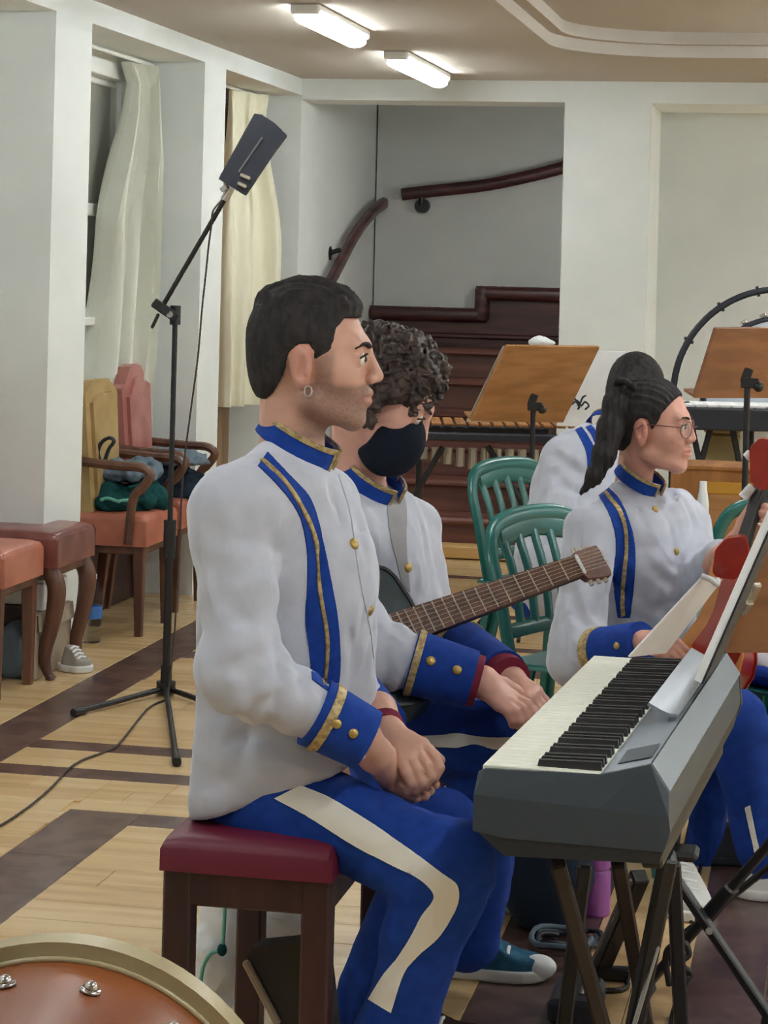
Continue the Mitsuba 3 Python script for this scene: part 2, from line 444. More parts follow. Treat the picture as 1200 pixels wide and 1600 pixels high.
# ---------------------------------------------------------------- staircase in the alcove
k = thing('staircase', 'dark red-brown wooden staircase rising in the alcove behind the pillar', 'staircase')
add(k, 'plinth', cbox(A(WX, BY - .12, 0), A(bx0 + .0, BY + .3, .055), .004), M_PLINTH, label='pale wooden plinth at the foot')
RISE, GO = .15, .27
for i in range(6):
    y = BY + .03 + GO * i
    z = .055 + RISE * (i + 1) - .03
    mt = M_STAIR
    add(k, 'riser', cbox(A(WX + .002, y, max(0, z - RISE)), A(bx0 + (.3 if i > 2 else -.002), y + .03, z - .03), .002), mt)
    add(k, 'tread', cbox(A(WX + .002, y - .035, z - .034), A(bx0 + (.3 if i > 2 else -.002), min(y + GO + .03, 12.57), z), .012), mt)
# stepped skirting on the far wall
s0, s1, s2 = on(580, 480, 1, 12.58), on(745, 480, 1, 12.58), on(745, 445, 1, 12.58)
zl, zh, xm = 1.138, 1.262, s1[0]
add(k, 'skirting_panel', join(cbox(A(WX, 12.53, .85), A(xm, 12.58, zl), 0), cbox(A(xm, 12.53, .85), A(-.9, 12.58, zh), 0)), M_DARKWOOD)
dz, w, hh = 0, .05, .078
add(k, 'moulding', cbox(A(WX + .002, 12.53 - w, zl - hh), A(xm + .06, 12.54, zl), .02), M_DARKWOOD, smooth=50)
add(k, 'moulding', cbox(A(xm, 12.53 - w, zh - hh), A(-.9, 12.54, zh), .02), M_DARKWOOD, smooth=50)
add(k, 'moulding', cbox(A(xm, 12.53 - w - .001, zl - hh), A(xm + hh, 12.54, zh), .02), M_DARKWOOD, smooth=50)
add(k, 'moulding', cbox(A(WX, 12.505, .97), A(-.9, 12.54, 1.0), .008), M_DARKWOOD)
hx = WX + .055
r1 = [on(a, b, 0, hx) for a, b in ((505, 470), (516, 441), (533, 408), (552, 372), (572, 343), (590, 325), (604, 316), (607, 322))]
k = thing('handrail', 'dark curved wooden handrail on the side wall of the stairwell', 'handrail')
add(k, 'rail', tube(spline(r1, 6), .026, 10, flat=1.35), M_DARKWOOD, smooth=40)
bp = on(532, 390, 0, hx)
add(k, 'bracket', join(cyl(bp, bp + A(-.06, 0, -.02), .012), cyl(bp + A(-.05, 0, -.02), bp + A(-.057, 0, -.02), .035)), M_BLACK, smooth=40)
hy = 12.58 - .06
r2 = [on(a, b, 1, hy) for a, b in ((628, 304), (650, 301), (700, 296), (760, 289), (820, 277), (876, 263), (920, 249))]
k = thing('handrail', 'dark wooden handrail rising to the right on the far stairwell wall', 'handrail')
add(k, 'rail', tube(spline(r2, 6), .027, 10, flat=1.3), M_DARKWOOD, smooth=40)
bp = on(661, 322, 1, 12.57)
add(k, 'bracket', join(cyl(bp, bp + A(0, -.05, 0), .04, 20), cyl(bp + A(0, -.05, 0), bp + A(0, -.05, .07), .014)), M_BLACK, smooth=40)


# ---------------------------------------------------------------- curtains
def curtain(k, path, z0, z1, amp, waves, pinch, material, seed, anchor=.5):
    """a gathered curtain: path maps s (0..1) to a point in plan, folds grow towards the hem"""
    n, m = 150, 40
    rnd = np.random.RandomState(seed)
    s, h = np.meshgrid(np.linspace(0, 1, n), np.linspace(0, 1, m), indexing='ij')
    ph = rnd.uniform(0, 6, 4)
    base = np.stack([np.interp(s, np.linspace(0, 1, len(path)), [p[i] for p in path]) for i in (0, 1)], -1)
    mid = base.mean(0, keepdims=True).mean(1, keepdims=True)
    width = pinch(h)[..., None]
    top = np.array(path[0]) * (1 - anchor) + np.array(path[-1]) * anchor
    base = top + (base - top) * width
    d = unit(np.subtract(path[-1], path[0]))
    nrm = A(d[1], -d[0])
    a = amp * (.45 + .55 * np.minimum(1, h * 4)) * width[..., 0] ** .3
    f = np.sin(2 * np.pi * waves * s + ph[0] + .8 * np.sin(3 * h + ph[1])) + .45 * np.sin(2 * np.pi * waves * 1.73 * s + ph[2] + 1.2 * h) + .2 * np.sin(2 * np.pi * waves * 3.1 * s + ph[3])
    xy = base + (a * f)[..., None] * nrm + (.35 * a * np.cos(2 * np.pi * waves * s * 1.0 + ph[2]))[..., None] * d
    z = z1 - (z1 - z0) * h
    fr = np.concatenate([xy, z[..., None]], -1)
    bk = fr - np.append(nrm, 0) * .004
    v = np.vstack([fr.reshape(-1, 3), bk.reshape(-1, 3)])
    F = []
    N = n * m
    for i in range(n - 1):
        for j in range(m - 1):
            q = (i * m + j, (i + 1) * m + j, (i + 1) * m + j + 1, i * m + j + 1)
            F += [(q[0], q[1], q[2]), (q[0], q[2], q[3]), (N + q[0], N + q[2], N + q[1]), (N + q[0], N + q[3], N + q[2])]
    rim = [i * m for i in range(n)] + [(n - 1) * m + j for j in range(1, m)] + [i * m + m - 1 for i in range(n - 2, -1, -1)] + [j for j in range(m - 2, 0, -1)]
    for a_, b_ in zip(rim, rim[1:] + rim[:1]):
        F += [(a_, N + a_, N + b_), (a_, N + b_, b_)]
    add(k, 'cloth', trimesh.Trimesh(v, F, process=False), material, smooth=True)


k = thing('curtain', 'pale gathered curtain hanging behind the armchairs by the first window', 'curtain')


def ramp(a, b, x):
    t = np.clip((x - a) / (b - a), 0, 1)
    return t * t * (3 - 2 * t)


cy = on(166, 300, 0, WX - .28)[1]
curtain(k, [(WX - .28, cy), (WX - .25, (cy + 9) / 2), (WX - .18, 8.97)], .62, 2.14, .055, 4.4, lambda h: .66 - .16 * ramp(0, .05, h) + .42 * ramp(.05, .45, h) + .3 * ramp(.45, 1, h), M_CURTAIN, 3, 1.0)
add(k, 'rod', cyl(A(WX - .22, 7.6, 2.15), A(WX - .22, 9.02, 2.15), .009), M_WHITEPAINT, smooth=40)
k = thing('curtain', 'cream curtain ending above the floor in the window niche beside the stairwell', 'curtain')
curtain(k, [(WX - .27, on(357, 300, 0, WX - .27)[1]), (WX - .2, 10.15), (WX - .06, 10.62)], .69, 2.15, .045, 3.4, lambda h: .68 - .06 * ramp(0, .06, h) + .38 * ramp(.08, .5, h) - .3 * ramp(.6, 1, h), M_CURTAIN2, 8, .1)
add(k, 'rod', cyl(A(WX - .2, 9.37, 2.155), A(WX - .2, 10.7, 2.155), .009), M_WHITEPAINT, smooth=40)
# ================================================================ chairs along the window wall
def seat_pad(w, d, h, crown=.018):
    """an upholstered seat: d along x, w along y, top crowned"""
    n = 13
    u, v = np.meshgrid(np.linspace(-1, 1, n), np.linspace(-1, 1, n), indexing='ij')
    sq = lambda a: np.sign(a) * (1 - (1 - np.abs(a)) ** 1.7)
    top = np.stack([sq(u) * d / 2, sq(v) * w / 2, h / 2 + crown * (1 - u**4) * (1 - v**4) - .012 * (np.maximum(abs(u), abs(v)) > .97)], -1).reshape(-1, 3)
    bot = top.copy()
    bot[:, 2] = -h / 2
    F, N = [], n * n
    for i in range(n - 1):
        for j in range(n - 1):
            q = (i * n + j, (i + 1) * n + j, (i + 1) * n + j + 1, i * n + j + 1)
            F += [(q[0], q[1], q[2]), (q[0], q[2], q[3]), (N + q[0], N + q[2], N + q[1]), (N + q[0], N + q[3], N + q[2])]
    rim = [i * n for i in range(n)] + [(n - 1) * n + j for j in range(1, n)] + [i * n + n - 1 for i in range(n - 2, -1, -1)] + [j for j in range(n - 2, 0, -1)]
    for a, b in zip(rim, rim[1:] + rim[:1]):
        F += [(a, N + a, N + b), (a, N + b, b)]
    return trimesh.Trimesh(np.vstack([top, bot]), F, process=False)


def wall_chair(name, label, cat, xf, yc, w, d, ztop, leather, group=None, cabriole=False, back=None, back_mat=None, arms=False, rot=0.0):
    """a chair that faces +x with the front of its seat at xf"""
    k = thing(name, label, cat, group)
    m = np.eye(4)
    ca, sa = math.cos(rot), math.sin(rot)
    m[:3, :3] = [[ca, -sa, 0], [sa, ca, 0], [0, 0, 1]]
    m[:3, 3] = (xf, yc, 0)
    put = lambda part, mesh, mt, **kw: add(k, part, place(mesh, m), mt, **kw)
    th = .10
    q = seat_pad(w, d, th)
    q.apply_translation((-d / 2, 0, ztop - th / 2))
    put('seat', q, leather, smooth=50)
    zr = ztop - th
    put('apron', cbox(A(-d + .02, -w / 2 + .015, zr - .03), A(-.015, w / 2 - .015, zr + .005)), M_CHAIRWOOD)
    for sx in (0, 1):
        for sy in (-1, 1):
            x, y = (-.035 if sx == 0 else -d + .035), sy * (w / 2 - .035)
            if cabriole and sx == 0:
                pts = spline([(x - .005, y, zr), (x + .022, y, zr - .07), (x + .012, y, zr - .17), (x - .012, y, zr - .28), (x - .004, y, .03), (x + .012, y, 0)], 6)
                put('leg', tube(pts, np.interp(np.linspace(0, 1, len(pts)), [0, .25, .6, .9, 1], [.03, .03, .021, .014, .019]), 10), M_CHAIRWOOD, smooth=40)
            else:
                put('leg', taper((x, y, zr), (x + (-.03 if sx else .004), y, 0), .042, .026, side=(0, 1, 0)), M_CHAIRWOOD)
    if back:
        z0, z1, prof = ztop - .02, back, None
        hw = w / 2 - .01
        if back_mat is M_PINK:
            pf = [(-hw + .02, z0), (hw - .02, z0), (hw, z1 - .09), (hw - .05, z1 - .075), (hw - .12, z1 - .01), (0, z1), (-hw + .12, z1 - .01), (-hw + .05, z1 - .075), (-hw, z1 - .09)]
        else:
            pf = [(-hw + .02, z0), (hw - .02, z0), (hw, z1 - .05), (hw - .1, z1), (-hw + .1, z1), (-hw, z1 - .05)]
        tilt = unit((-.07, 0, 1))
        g = [(y, (z - z0)) for y, z in pf]
        fr = frame(A(-d + .035, 0, z0), A(0, 1, 0), tilt, np.cross(A(0, 1, 0), tilt))
        q = prism(Polygon(g).buffer(-.012).buffer(.012, 6), .05, fr)
        put('backrest', q, back_mat, smooth=40)
        q = prism(Polygon(g).buffer(-.05), .016, frame(A(-d + .035, 0, z0) + fr[:3, 2] * .048, fr[:3, 0], fr[:3, 1], fr[:3, 2]))
        put('back_cushion', q, back_mat, smooth=40)
    if arms:
        za = ztop + .19
        for sy in (-1, 1):
            y = sy * (w / 2 + .012)
            xb = -d + .035 - .07 * (za - ztop)
            pts = spline([(xb, y, za + .012), (-d * .55, y, za + .004), (-.10, y, za), (-.02, y, za - .004), (.012, y, za - .03), (-.015, y, za - .075), (-.05, y, za - .12), (-.065, y, ztop - .09)], 6)
            put('armrest', tube(pts, .019, 8, flat=.9), M_CHAIRWOOD, smooth=40)
    return k


wall_chair('chair', 'orange-brown leather chair seat cut off by the left picture edge, nearest of the row', 'chair', -2.452, on(40, 1070, 2, 0)[1] - .13, .36, .42, .445, M_TERRA, back=.9, back_mat=M_TERRA)
wall_chair('chair', 'dark brown leather chair with curved cabriole legs in front of the white pillar', 'chair', -2.415, 7.215, .38, .44, .462, M_BROWNL, cabriole=True, back=.92, back_mat=M_BROWNL)
wall_chair('armchair', 'armchair with terracotta leather seat and ochre back, just past the white pillar', 'armchair', -2.40, 8.145, .40, .30, .425, M_TERRA, back=.91, back_mat=M_OCHRE, arms=True)
wall_chair('armchair', 'armchair with red-brown shaped back, farther one beside the pale curtain', 'armchair', -2.44, 8.74, .40, .31, .425, M_TERRA, back=.945, back_mat=M_PINK, arms=True)
# ================================================================ soft shapes: signed distances, meshed by surface nets
def ln(v):
    return np.sqrt(np.einsum('...i,...i->...', v, v))


def cone(p, a, b, ra, rb=None):
    """capsule from a to b whose radius runs from ra to rb"""
    rb = ra if rb is None else rb
    a, b = np.asarray(a, float), np.asarray(b, float)
    ab = b - a
    t = np.clip((p - a) @ ab / max(ab @ ab, 1e-12), 0, 1)
    return ln(p - a - t[..., None] * ab) - (ra + (rb - ra) * t)


def ell(p, c, r, R=None):
    """ellipsoid at c with radii r; R: columns are its axes"""
    q = p - np.asarray(c, float)
    if R is not None:
        q = q @ np.asarray(R, float)
    r = np.asarray(r, float)
    k0, k1 = ln(q / r), ln(q / r**2)
    return k0 * (k0 - 1) / np.maximum(k1, 1e-9)


def rbox(p, c, h, r, R=None):
    q = p - np.asarray(c, float)
    if R is not None:
        q = q @ np.asarray(R, float)
    q = np.abs(q) - (np.asarray(h, float) - r)
    return ln(np.maximum(q, 0)) + np.minimum(q.max(-1), 0) - r


def smin(k, *ds):
    out = ds[0]
    for d in ds[1:]:
        h = np.maximum(k - np.abs(out - d), 0) / k
        out = np.minimum(out, d) - h * h * k / 4
    return out


def smax(k, a, b):
    return -smin(k, -a, -b)


def chain(p, pts, rs, k=.01):
    return smin(k, *[cone(p, pts[i], pts[i + 1], rs[i], rs[i + 1]) for i in range(len(pts) - 1)])


def nets(f, lo, hi, h):
    """the surface f = 0 as a smooth closed mesh (surface nets on a grid of step h)"""
    lo, hi = np.asarray(lo, float), np.asarray(hi, float)
    n = np.ceil((hi - lo) / h).astype(int) + 1
    ax = [lo[i] + h * np.arange(n[i]) for i in range(3)]
    # coarse pass to skip empty blocks
    B = 8
    val = np.full(n, 1.0)
    bl = [(i, j, k) for i in range(0, n[0], B) for j in range(0, n[1], B) for k in range(0, n[2], B)]
    cen = np.array([[lo[q] + h * (b[q] + B / 2 - .5) for q in range(3)] for b in bl])
    dc = np.concatenate([f(cen[i:i + 60000]) for i in range(0, len(cen), 60000)])
    lim = h * B * .9 + .02
    near = np.abs(dc) < lim
    for b, d, ok in zip(bl, dc, near):
        if not ok:
            val[b[0]:b[0] + B, b[1]:b[1] + B, b[2]:b[2] + B] = d
    live = [b for b, ok in zip(bl, near) if ok]
    for s in range(0, len(live), 80):
        part = live[s:s + 80]
        G, shp = [], []
        for b in part:
            g = np.stack(np.meshgrid(*[ax[q][b[q]:b[q] + B] for q in range(3)], indexing='ij'), -1)
            G.append(g.reshape(-1, 3))
            shp.append(g.shape[:3])
        v = f(np.vstack(G))
        at = 0
        for b, g, sh in zip(part, G, shp):
            val[b[0]:b[0] + B, b[1]:b[1] + B, b[2]:b[2] + B] = v[at:at + len(g)].reshape(sh)
            at += len(g)
    val[[0, -1]] = np.maximum(val[[0, -1]], 1e-3)
    val[:, [0, -1]] = np.maximum(val[:, [0, -1]], 1e-3)
    val[:, :, [0, -1]] = np.maximum(val[:, :, [0, -1]], 1e-3)
    s = val < 0
    c = np.stack([s[i:n[0] - 1 + i, j:n[1] - 1 + j, k:n[2] - 1 + k] for i in (0, 1) for j in (0, 1) for k in (0, 1)])
    mixed = c.any(0) & ~c.all(0)
    cells = np.argwhere(mixed)
    idx = np.full(mixed.shape, -1)
    idx[tuple(cells.T)] = np.arange(len(cells))
    tot, cnt = np.zeros((len(cells), 3)), np.zeros(len(cells))
    cor = [A(i, j, k).astype(int) for i in (0, 1) for j in (0, 1) for k in (0, 1)]
    for i in range(8):
        for j in range(i + 1, 8):
            if np.abs(cor[i] - cor[j]).sum() == 1:
                a, b = val[tuple((cells + cor[i]).T)], val[tuple((cells + cor[j]).T)]
                x = (a < 0) != (b < 0)
                t = np.where(x, a / np.where(x, a - b, 1), 0)[:, None]
                tot += np.where(x[:, None], cor[i] + t * (cor[j] - cor[i]), 0)
                cnt += x
    v = lo + h * (cells + tot / cnt[:, None])
    F = []
    for ax_ in range(3):
        u, w = (ax_ + 1) % 3, (ax_ + 2) % 3
        a = np.take(s, range(0, n[ax_] - 1), ax_)
        b = np.take(s, range(1, n[ax_]), ax_)
        for flip, sel in ((0, a & ~b), (1, ~a & b)):
            e = np.argwhere(sel)
            e = e[(e[:, u] > 0) & (e[:, w] > 0) & (e[:, u] < n[u] - 1) & (e[:, w] < n[w] - 1)]
            if not len(e):
                continue
            du, dw = np.zeros(3, int), np.zeros(3, int)
            du[u], dw[w] = 1, 1
            q = [idx[tuple(x.T)] for x in (e - du - dw, e - dw, e, e - du)]
            if flip:
                q = q[::-1]
            F += [np.stack([q[0], q[1], q[2]], 1), np.stack([q[0], q[2], q[3]], 1)]
    return trimesh.Trimesh(v, np.vstack(F), process=False)


def grad(f, p, e=1e-3):
    g = np.stack([f(p + e * np.eye(3)[i]) - f(p - e * np.eye(3)[i]) for i in range(3)], -1)
    return g / (ln(g)[..., None] + 1e-9)


def trace(f, px, d0, reach=1.2):
    """where the surface f = 0 is met on the lines of sight of the photograph's points px (n x 2), from depth d0 on"""
    px = np.asarray(px, float)
    r = FW + ((px[:, :1] - CX) * UA + (CY - px[:, 1:]) * VA) / FOCAL
    d = np.full(len(px), float(d0))
    for _ in range(90):
        s = f(CAM + r * d[:, None])
        d += np.clip(s, -.02, .05) * .8
    ok = (np.abs(s) < 4e-3) & (d < d0 + reach)
    if not ok.all() and ok.any():
        i = np.arange(len(d))
        d = np.interp(i, i[ok], d[ok])
    return CAM + r * d[:, None]


def strip(f, left, right, d0, t=.0018, n=40, m=7, sink=.004, smooth_d=True):
    """a band of cloth of thickness t that lies on the surface f between two border lines, each given by its points in the photograph"""
    L, R = spline([(*p, 0) for p in left], 12)[:, :2], spline([(*p, 0) for p in right], 12)[:, :2]
    res = lambda c: np.stack([np.interp(np.linspace(0, 1, n), np.r_[0, np.cumsum(np.linalg.norm(np.diff(c, axis=0), axis=1))] / np.linalg.norm(np.diff(c, axis=0), axis=1).sum(), c[:, i]) for i in (0, 1)], 1)
    L, R = res(L), res(R)
    s = np.linspace(0, 1, m)[None, :, None]
    px = (L[:, None] * (1 - s) + R[:, None] * s).reshape(-1, 2)
    p = trace(f, px, d0)
    nr = grad(f, p, 2e-3)
    return sheet(p.reshape(n, m, 3), nr.reshape(n, m, 3), t, sink)


def sheet(p, nr, t, sink):
    n, m = p.shape[:2]
    prof = t * np.ones(m)
    top, bot = (p + nr * prof[None, :, None]).reshape(-1, 3), (p - nr * sink).reshape(-1, 3)
    N = n * m
    F = []
    for i in range(n - 1):
        for j in range(m - 1):
            q = (i * m + j, (i + 1) * m + j, (i + 1) * m + j + 1, i * m + j + 1)
            F += [(q[0], q[1], q[2]), (q[0], q[2], q[3]), (N + q[0], N + q[2], N + q[1]), (N + q[0], N + q[3], N + q[2])]
    rim = [i * m for i in range(n)] + [(n - 1) * m + j for j in range(1, m)] + [i * m + m - 1 for i in range(n - 2, -1, -1)] + [j for j in range(m - 2, 0, -1)]
    for a, b in zip(rim, rim[1:] + rim[:1]):
        F += [(a, N + a, N + b), (a, N + b, b)]
    q = trimesh.Trimesh(np.vstack([top, bot]), F, process=False)
    if q.volume < 0:
        q.invert()
    return q


def bounds(pts, pad):
    pts = np.asarray(pts, float)
    return pts.min(0) - pad, pts.max(0) + pad


def lump(c, r, seed, amp=.18, freq=9.0, R=None, h=None, flat_z=None):
    """a soft crumpled heap: an ellipsoid pushed about by noise, flat where it lies on z = flat_z"""
    c, r = np.asarray(c, float), np.asarray(r, float)

    def f(p):
        d = ell(p, c, r, R) + amp * r.min() * (2 * meshkit.fbm(p * freq, 3, seed) - 1) * 1.6 + amp * .5 * r.min() * np.abs(2 * meshkit.noise(p * freq * 1.7, seed + 5) - 1)
        return d if flat_z is None else smax(.01, d, flat_z - p[..., 2])
    return nets(f, c - r * 1.35 - .02, c + r * 1.35 + .02, h or float(r.min()) / 7)
# ================================================================ what lies on and under the wall chairs
zs = .425
tg = lump(A(-2.53, 8.15, zs + .055), (.13, .17, .06), 3, .5, 15, flat_z=zs + .006)
add(thing('folded_garment', 'dark teal folded garment with a pale green edge on the terracotta armchair seat', 'clothes'), None, tg, M_TEALCLOTH, smooth=True)
ed = spline([on(a, b, 1, 8.02) for a, b in ((146, 777), (160, 770), (178, 766), (190, 771), (206, 768), (222, 774), (238, 786))], 6)
ed = tg.vertices[cKDTree(tg.vertices).query(ed + A(.03, -.10, 0))[1]]
ed = ed[np.r_[True, np.linalg.norm(np.diff(ed, axis=0), axis=1) > 1e-4]][::3]
add('folded_garment', 'edge_piping', tube(spline(ed, 5), .0065, 7), M_TEALEDGE, smooth=True, label='pale green edge')
add(thing('shoulder_bag', 'grey-blue cloth bag lying on the dark teal garment under the armrest', 'bag'), 'body', lump(A(-2.54, 8.19, zs + .145), (.12, .13, .045), 11, .55, 16, flat_z=zs + .105), M_GREYCLOTH, smooth=True)
st = spline([on(a, b, 1, 8.05) for a, b in ((157, 725), (153, 706), (160, 690), (172, 684), (178, 690), (170, 702), (163, 722))], 6)
add('shoulder_bag', 'strap', tube(st, .013, 8, flat=.5, up=(1, 0, 0)), M_BLACKP, smooth=True)
add(thing('folded_garment', 'navy and grey clothes piled on the farther armchair', 'clothes'), None, lump(A(-2.55, 8.70, zs + .07), (.14, .17, .08), 23, .5, 14, flat_z=zs + .006), M_NAVYCLOTH, smooth=True)
add(thing('coat', 'grey blue coat lying over the navy clothes on the farther armchair', 'coat'), None, lump(A(-2.53, 8.70, zs + .15), (.14, .15, .035), 29, .6, 15, flat_z=zs + .135), M_GREYCLOTH, smooth=True)
# under the chairs
k = thing('dark_chest', 'low dark wooden chest against the wall under the armchairs', 'chest')
add(k, 'body', cbox(A(WX - ND + .0, 7.72, 0), A(-2.74, 8.98, .36)), M_STOOLWOOD)
add(k, 'lid', cbox(A(WX - ND + .0, 7.71, .36), A(-2.73, 8.99, .385)), M_STOOLWOOD)
k = thing('cardboard_box', 'grey-brown cardboard box on the floor under the cabriole chair', 'box')
bx = on(97, 1020, 2, 0)
add(k, 'body', cbox(A(WX + .004, 7.02, 0), A(WX + .05, 7.37, .21), .003), M_BOX)
add(k, 'flap', place(cbox(A(-.17, -.002, -.055), A(.17, .002, 0), .001), frame(A(WX + .054, 7.195, .21), A(0, 1, 0), A(-1, 0, 0), unit((-.12, 0, 1)))), M_BOX)
pb = on(100, 925, 1, bx[1] - .02)
add(thing('paper_bundle', 'white paper bundle standing on the cardboard box under the cabriole chair', 'paper'), None, join(cbox(A(WX + .005, 7.10, .211), A(WX + .045, 7.33, .30), .004), cbox(A(WX + .007, 7.11, .30), A(WX + .042, 7.31, .312), .003)), M_PAPER)
pb = on(30, 920, 1, 7.05)
add(thing('white_parcel', 'white parcel under the orange-brown chair beside the picture edge', 'parcel'), 'box', cbox(A(pb[0] - .14, 7.16, 0.22), A(pb[0] + .05, 7.3, .33), .006), M_PAPER)
add('white_parcel', 'lower_box', cbox(A(pb[0] - .14, 7.17, 0), A(pb[0] + .04, 7.32, .22), .006), M_STOOLWOOD, label='dark carton below')
k = thing('water_bottle', 'clear plastic water bottle with blue label on the floor beside the cabriole chair', 'bottle')
wb = on(143, 1003, 2, 0)
prof = [(0, 0), (.030, 0), (.034, .008), (.034, .05), (.031, .058), (.034, .066), (.034, .15), (.030, .175), (.018, .205), (.012, .215), (.012, .225), (0, .225)]
add(k, 'bottle', lathe(prof, 24, frame(wb, *np.eye(3))), M_CLEAR, smooth=40)
add(k, 'label_band', lathe([(.0, .085), (.0352, .085), (.0352, .13), (0, .13)], 24, frame(wb, *np.eye(3))), M_LABELBLUE, smooth=40)
add(k, 'cap', lathe([(0, .223), (.014, .223), (.014, .24), (0, .24)], 20, frame(wb, *np.eye(3))), M_PAPER, smooth=40)


def shoe(k, heel, toe, upper, sole, h=.075, w=.085, dz=0.0):
    """an upper, a sole and laces between two points of the floor"""
    heel, toe = np.asarray(heel, float), np.asarray(toe, float)
    x = unit(toe - heel)
    y = np.cross(A(0, 0, 1), x)
    L = np.linalg.norm(toe - heel)
    R = np.stack([x, y, A(0, 0, 1)], 1)
    loc = lambda p: (p - heel) @ R
    outline = lambda q, g: np.sqrt(((q[..., 1] - .008 * (q[..., 0] / L)) / (w / 2 * (0.78 + .3 * ramp(.35 * L, .72 * L, q[..., 0]) - .12 * ramp(.8 * L, L, q[..., 0])))) ** 2 + (np.maximum(np.abs(q[..., 0] - L / 2) - L / 2 + w * .5, 0) / (w * .5)) ** 2) - 1 + g

    def up(p):
        q = loc(p)
        top = h * (1.0 - .62 * ramp(.35 * L, .85 * L, q[..., 0])) + .01
        return np.maximum(np.maximum(outline(q, .02 + .45 * np.maximum(q[..., 2], 0) / h * .8) * w * .4, .015 - q[..., 2]), smax(.02, q[..., 2] - top, -1 + 0 * top))

    def so(p):
        q = loc(p)
        return smax(.004, outline(q, -.04) * w * .4, np.abs(q[..., 2] - .012) - .012)
    lo, hi = bounds([heel, toe, heel + A(0, 0, h + .03)], .07)
    if k.startswith('person'):
        k = numbered(k + '__shoe')
        add(k, None, nets(up, lo, hi, .006), upper, smooth=True)
    else:
        add(k, 'upper', nets(up, lo, hi, .006), upper, smooth=True)
    add(k, 'sole', nets(so, lo, hi, .005), sole, smooth=50)
    tz = lambda s: h * (1.0 - .62 * float(ramp(.35, .85, np.float64(s)))) + .013
    for i in range(4):
        s = .46 + .08 * i
        a = heel + x * L * s
        add(k, 'lace', tube([a + y * .026 + A(0, 0, tz(s) - .006), a + A(0, 0, tz(s)), a - y * .026 + A(0, 0, tz(s) - .006)], .004, 6), M_PAPER, smooth=True)
    c = heel + x * L * .93
    add(k, 'toe_cap', ball(c + A(0, 0, .024), (.034, .034, .022)), M_PAPER, smooth=True) if upper == M_SNEAKER else None


M_SNEAKER = mat('teal_canvas', two_tone(rgb(52, 96, 120), rgb(40, 78, 102), 60, 60, 60), 0.85, spec=0.1)
M_GREYSHOE = mat('grey_suede', rgb(150, 146, 138), 0.85, spec=0.1)
M_WHITESHOE = mat('white_leather', rgb(206, 206, 202), 0.5)
M_DARKSHOE = mat('dark_suede', rgb(48, 36, 34), 0.85, spec=0.1)
k = thing('sneaker', 'grey and brown shoe on the floor beneath the cabriole chair', 'shoe')
shoe(k, on(62, 1045, 2, 0) + A(.07, 0, 0), on(104, 1047, 2, 0) + A(.09, -.03, 0), M_GREYSHOE, M_WHITESHOE)
k = thing('sneaker', 'dark shoe lying behind the grey shoe under the cabriole chair', 'shoe')
shoe(k, on(58, 1030, 2, 0) + A(.06, -.22, 0), on(100, 1022, 2, 0) + A(.06, -.24, 0), M_DARKSHOE, M_WHITESHOE)
gb = on(18, 1066, 2, 0)
add(thing('cloth_bag', 'dark grey cloth bag under the orange-brown chair at the picture edge', 'bag'), None, lump(gb + A(-.02, .12, .08), (.09, .1, .10), 41, .2, 12, flat_z=.001), M_GREYCLOTH, smooth=True)

# ================================================================ microphone stand
k = thing('microphone_stand', 'black boom microphone stand with tripod base in front of the wall chairs', 'microphone stand')
mb = on(259, 1085, 2, 0)
md = (mb - CAM) @ FW
jn = P(258, 492, md)
top = A(mb[0], mb[1], jn[2])
add(k, 'pole', join(cyl(mb + A(0, 0, .06), top - A(0, 0, .65), .0125, 14), cyl(top - A(0, 0, .75), top, .0085, 12)), M_BLACK, smooth=40)
add(k, 'collar', cyl(top - A(0, 0, .76), top - A(0, 0, .64), .02, 16), M_BLACK, smooth=40)
add(k, 'hub', join(cyl(mb + A(0, 0, .005), mb + A(0, 0, .04), .03, 16), cyl(mb + A(0, 0, .04), mb + A(0, 0, .09), .018, 12)), M_BLACK, smooth=40)
for a, b in (((118, 1113), 0), ((276, 1190), 0), ((345, 1105), 0)):
    e = on(*a, 2, .012)
    q = A(mb[0], mb[1], .02)
    add(k, 'leg', cyl(q, e, .0085, 10), M_BLACK, smooth=40)
    kk = add(k, 'foot', cyl(e + .02 * unit(q - e) * 2, e + .01 * unit(e - q), .013, 10), M_BLACK, smooth=40)
boom0, boom1 = P(236, 510, md), P(356, 303, md - .05)
bm = unit(boom1 - boom0)
add(k, 'boom', cyl(P(252, 482, md), boom1, .0075, 10), M_BLACK, smooth=40)
add(k, 'clamp', join(bar(P(240, 472, md - .02), P(276, 497, md - .02), .03, .03), cyl(top - A(0, 0, .03), top + A(0, 0, .03), .017), cyl(P(258, 484, md - .06), P(258, 484, md + .03), .015)), M_BLACK, smooth=30)
add(k, 'wing_nut', bar(P(248, 490, md - .03), P(237, 513, md - .03), .014, .01), M_BLACK)
add(k, 'bolt', cyl(P(265, 491, md - .05), P(265, 491, md - .03), .011), M_CHROME, smooth=40)
add(k, 'adapter', cyl(P(350, 313, md - .05), P(361, 293, md - .05), .013), M_CHROME, smooth=40)
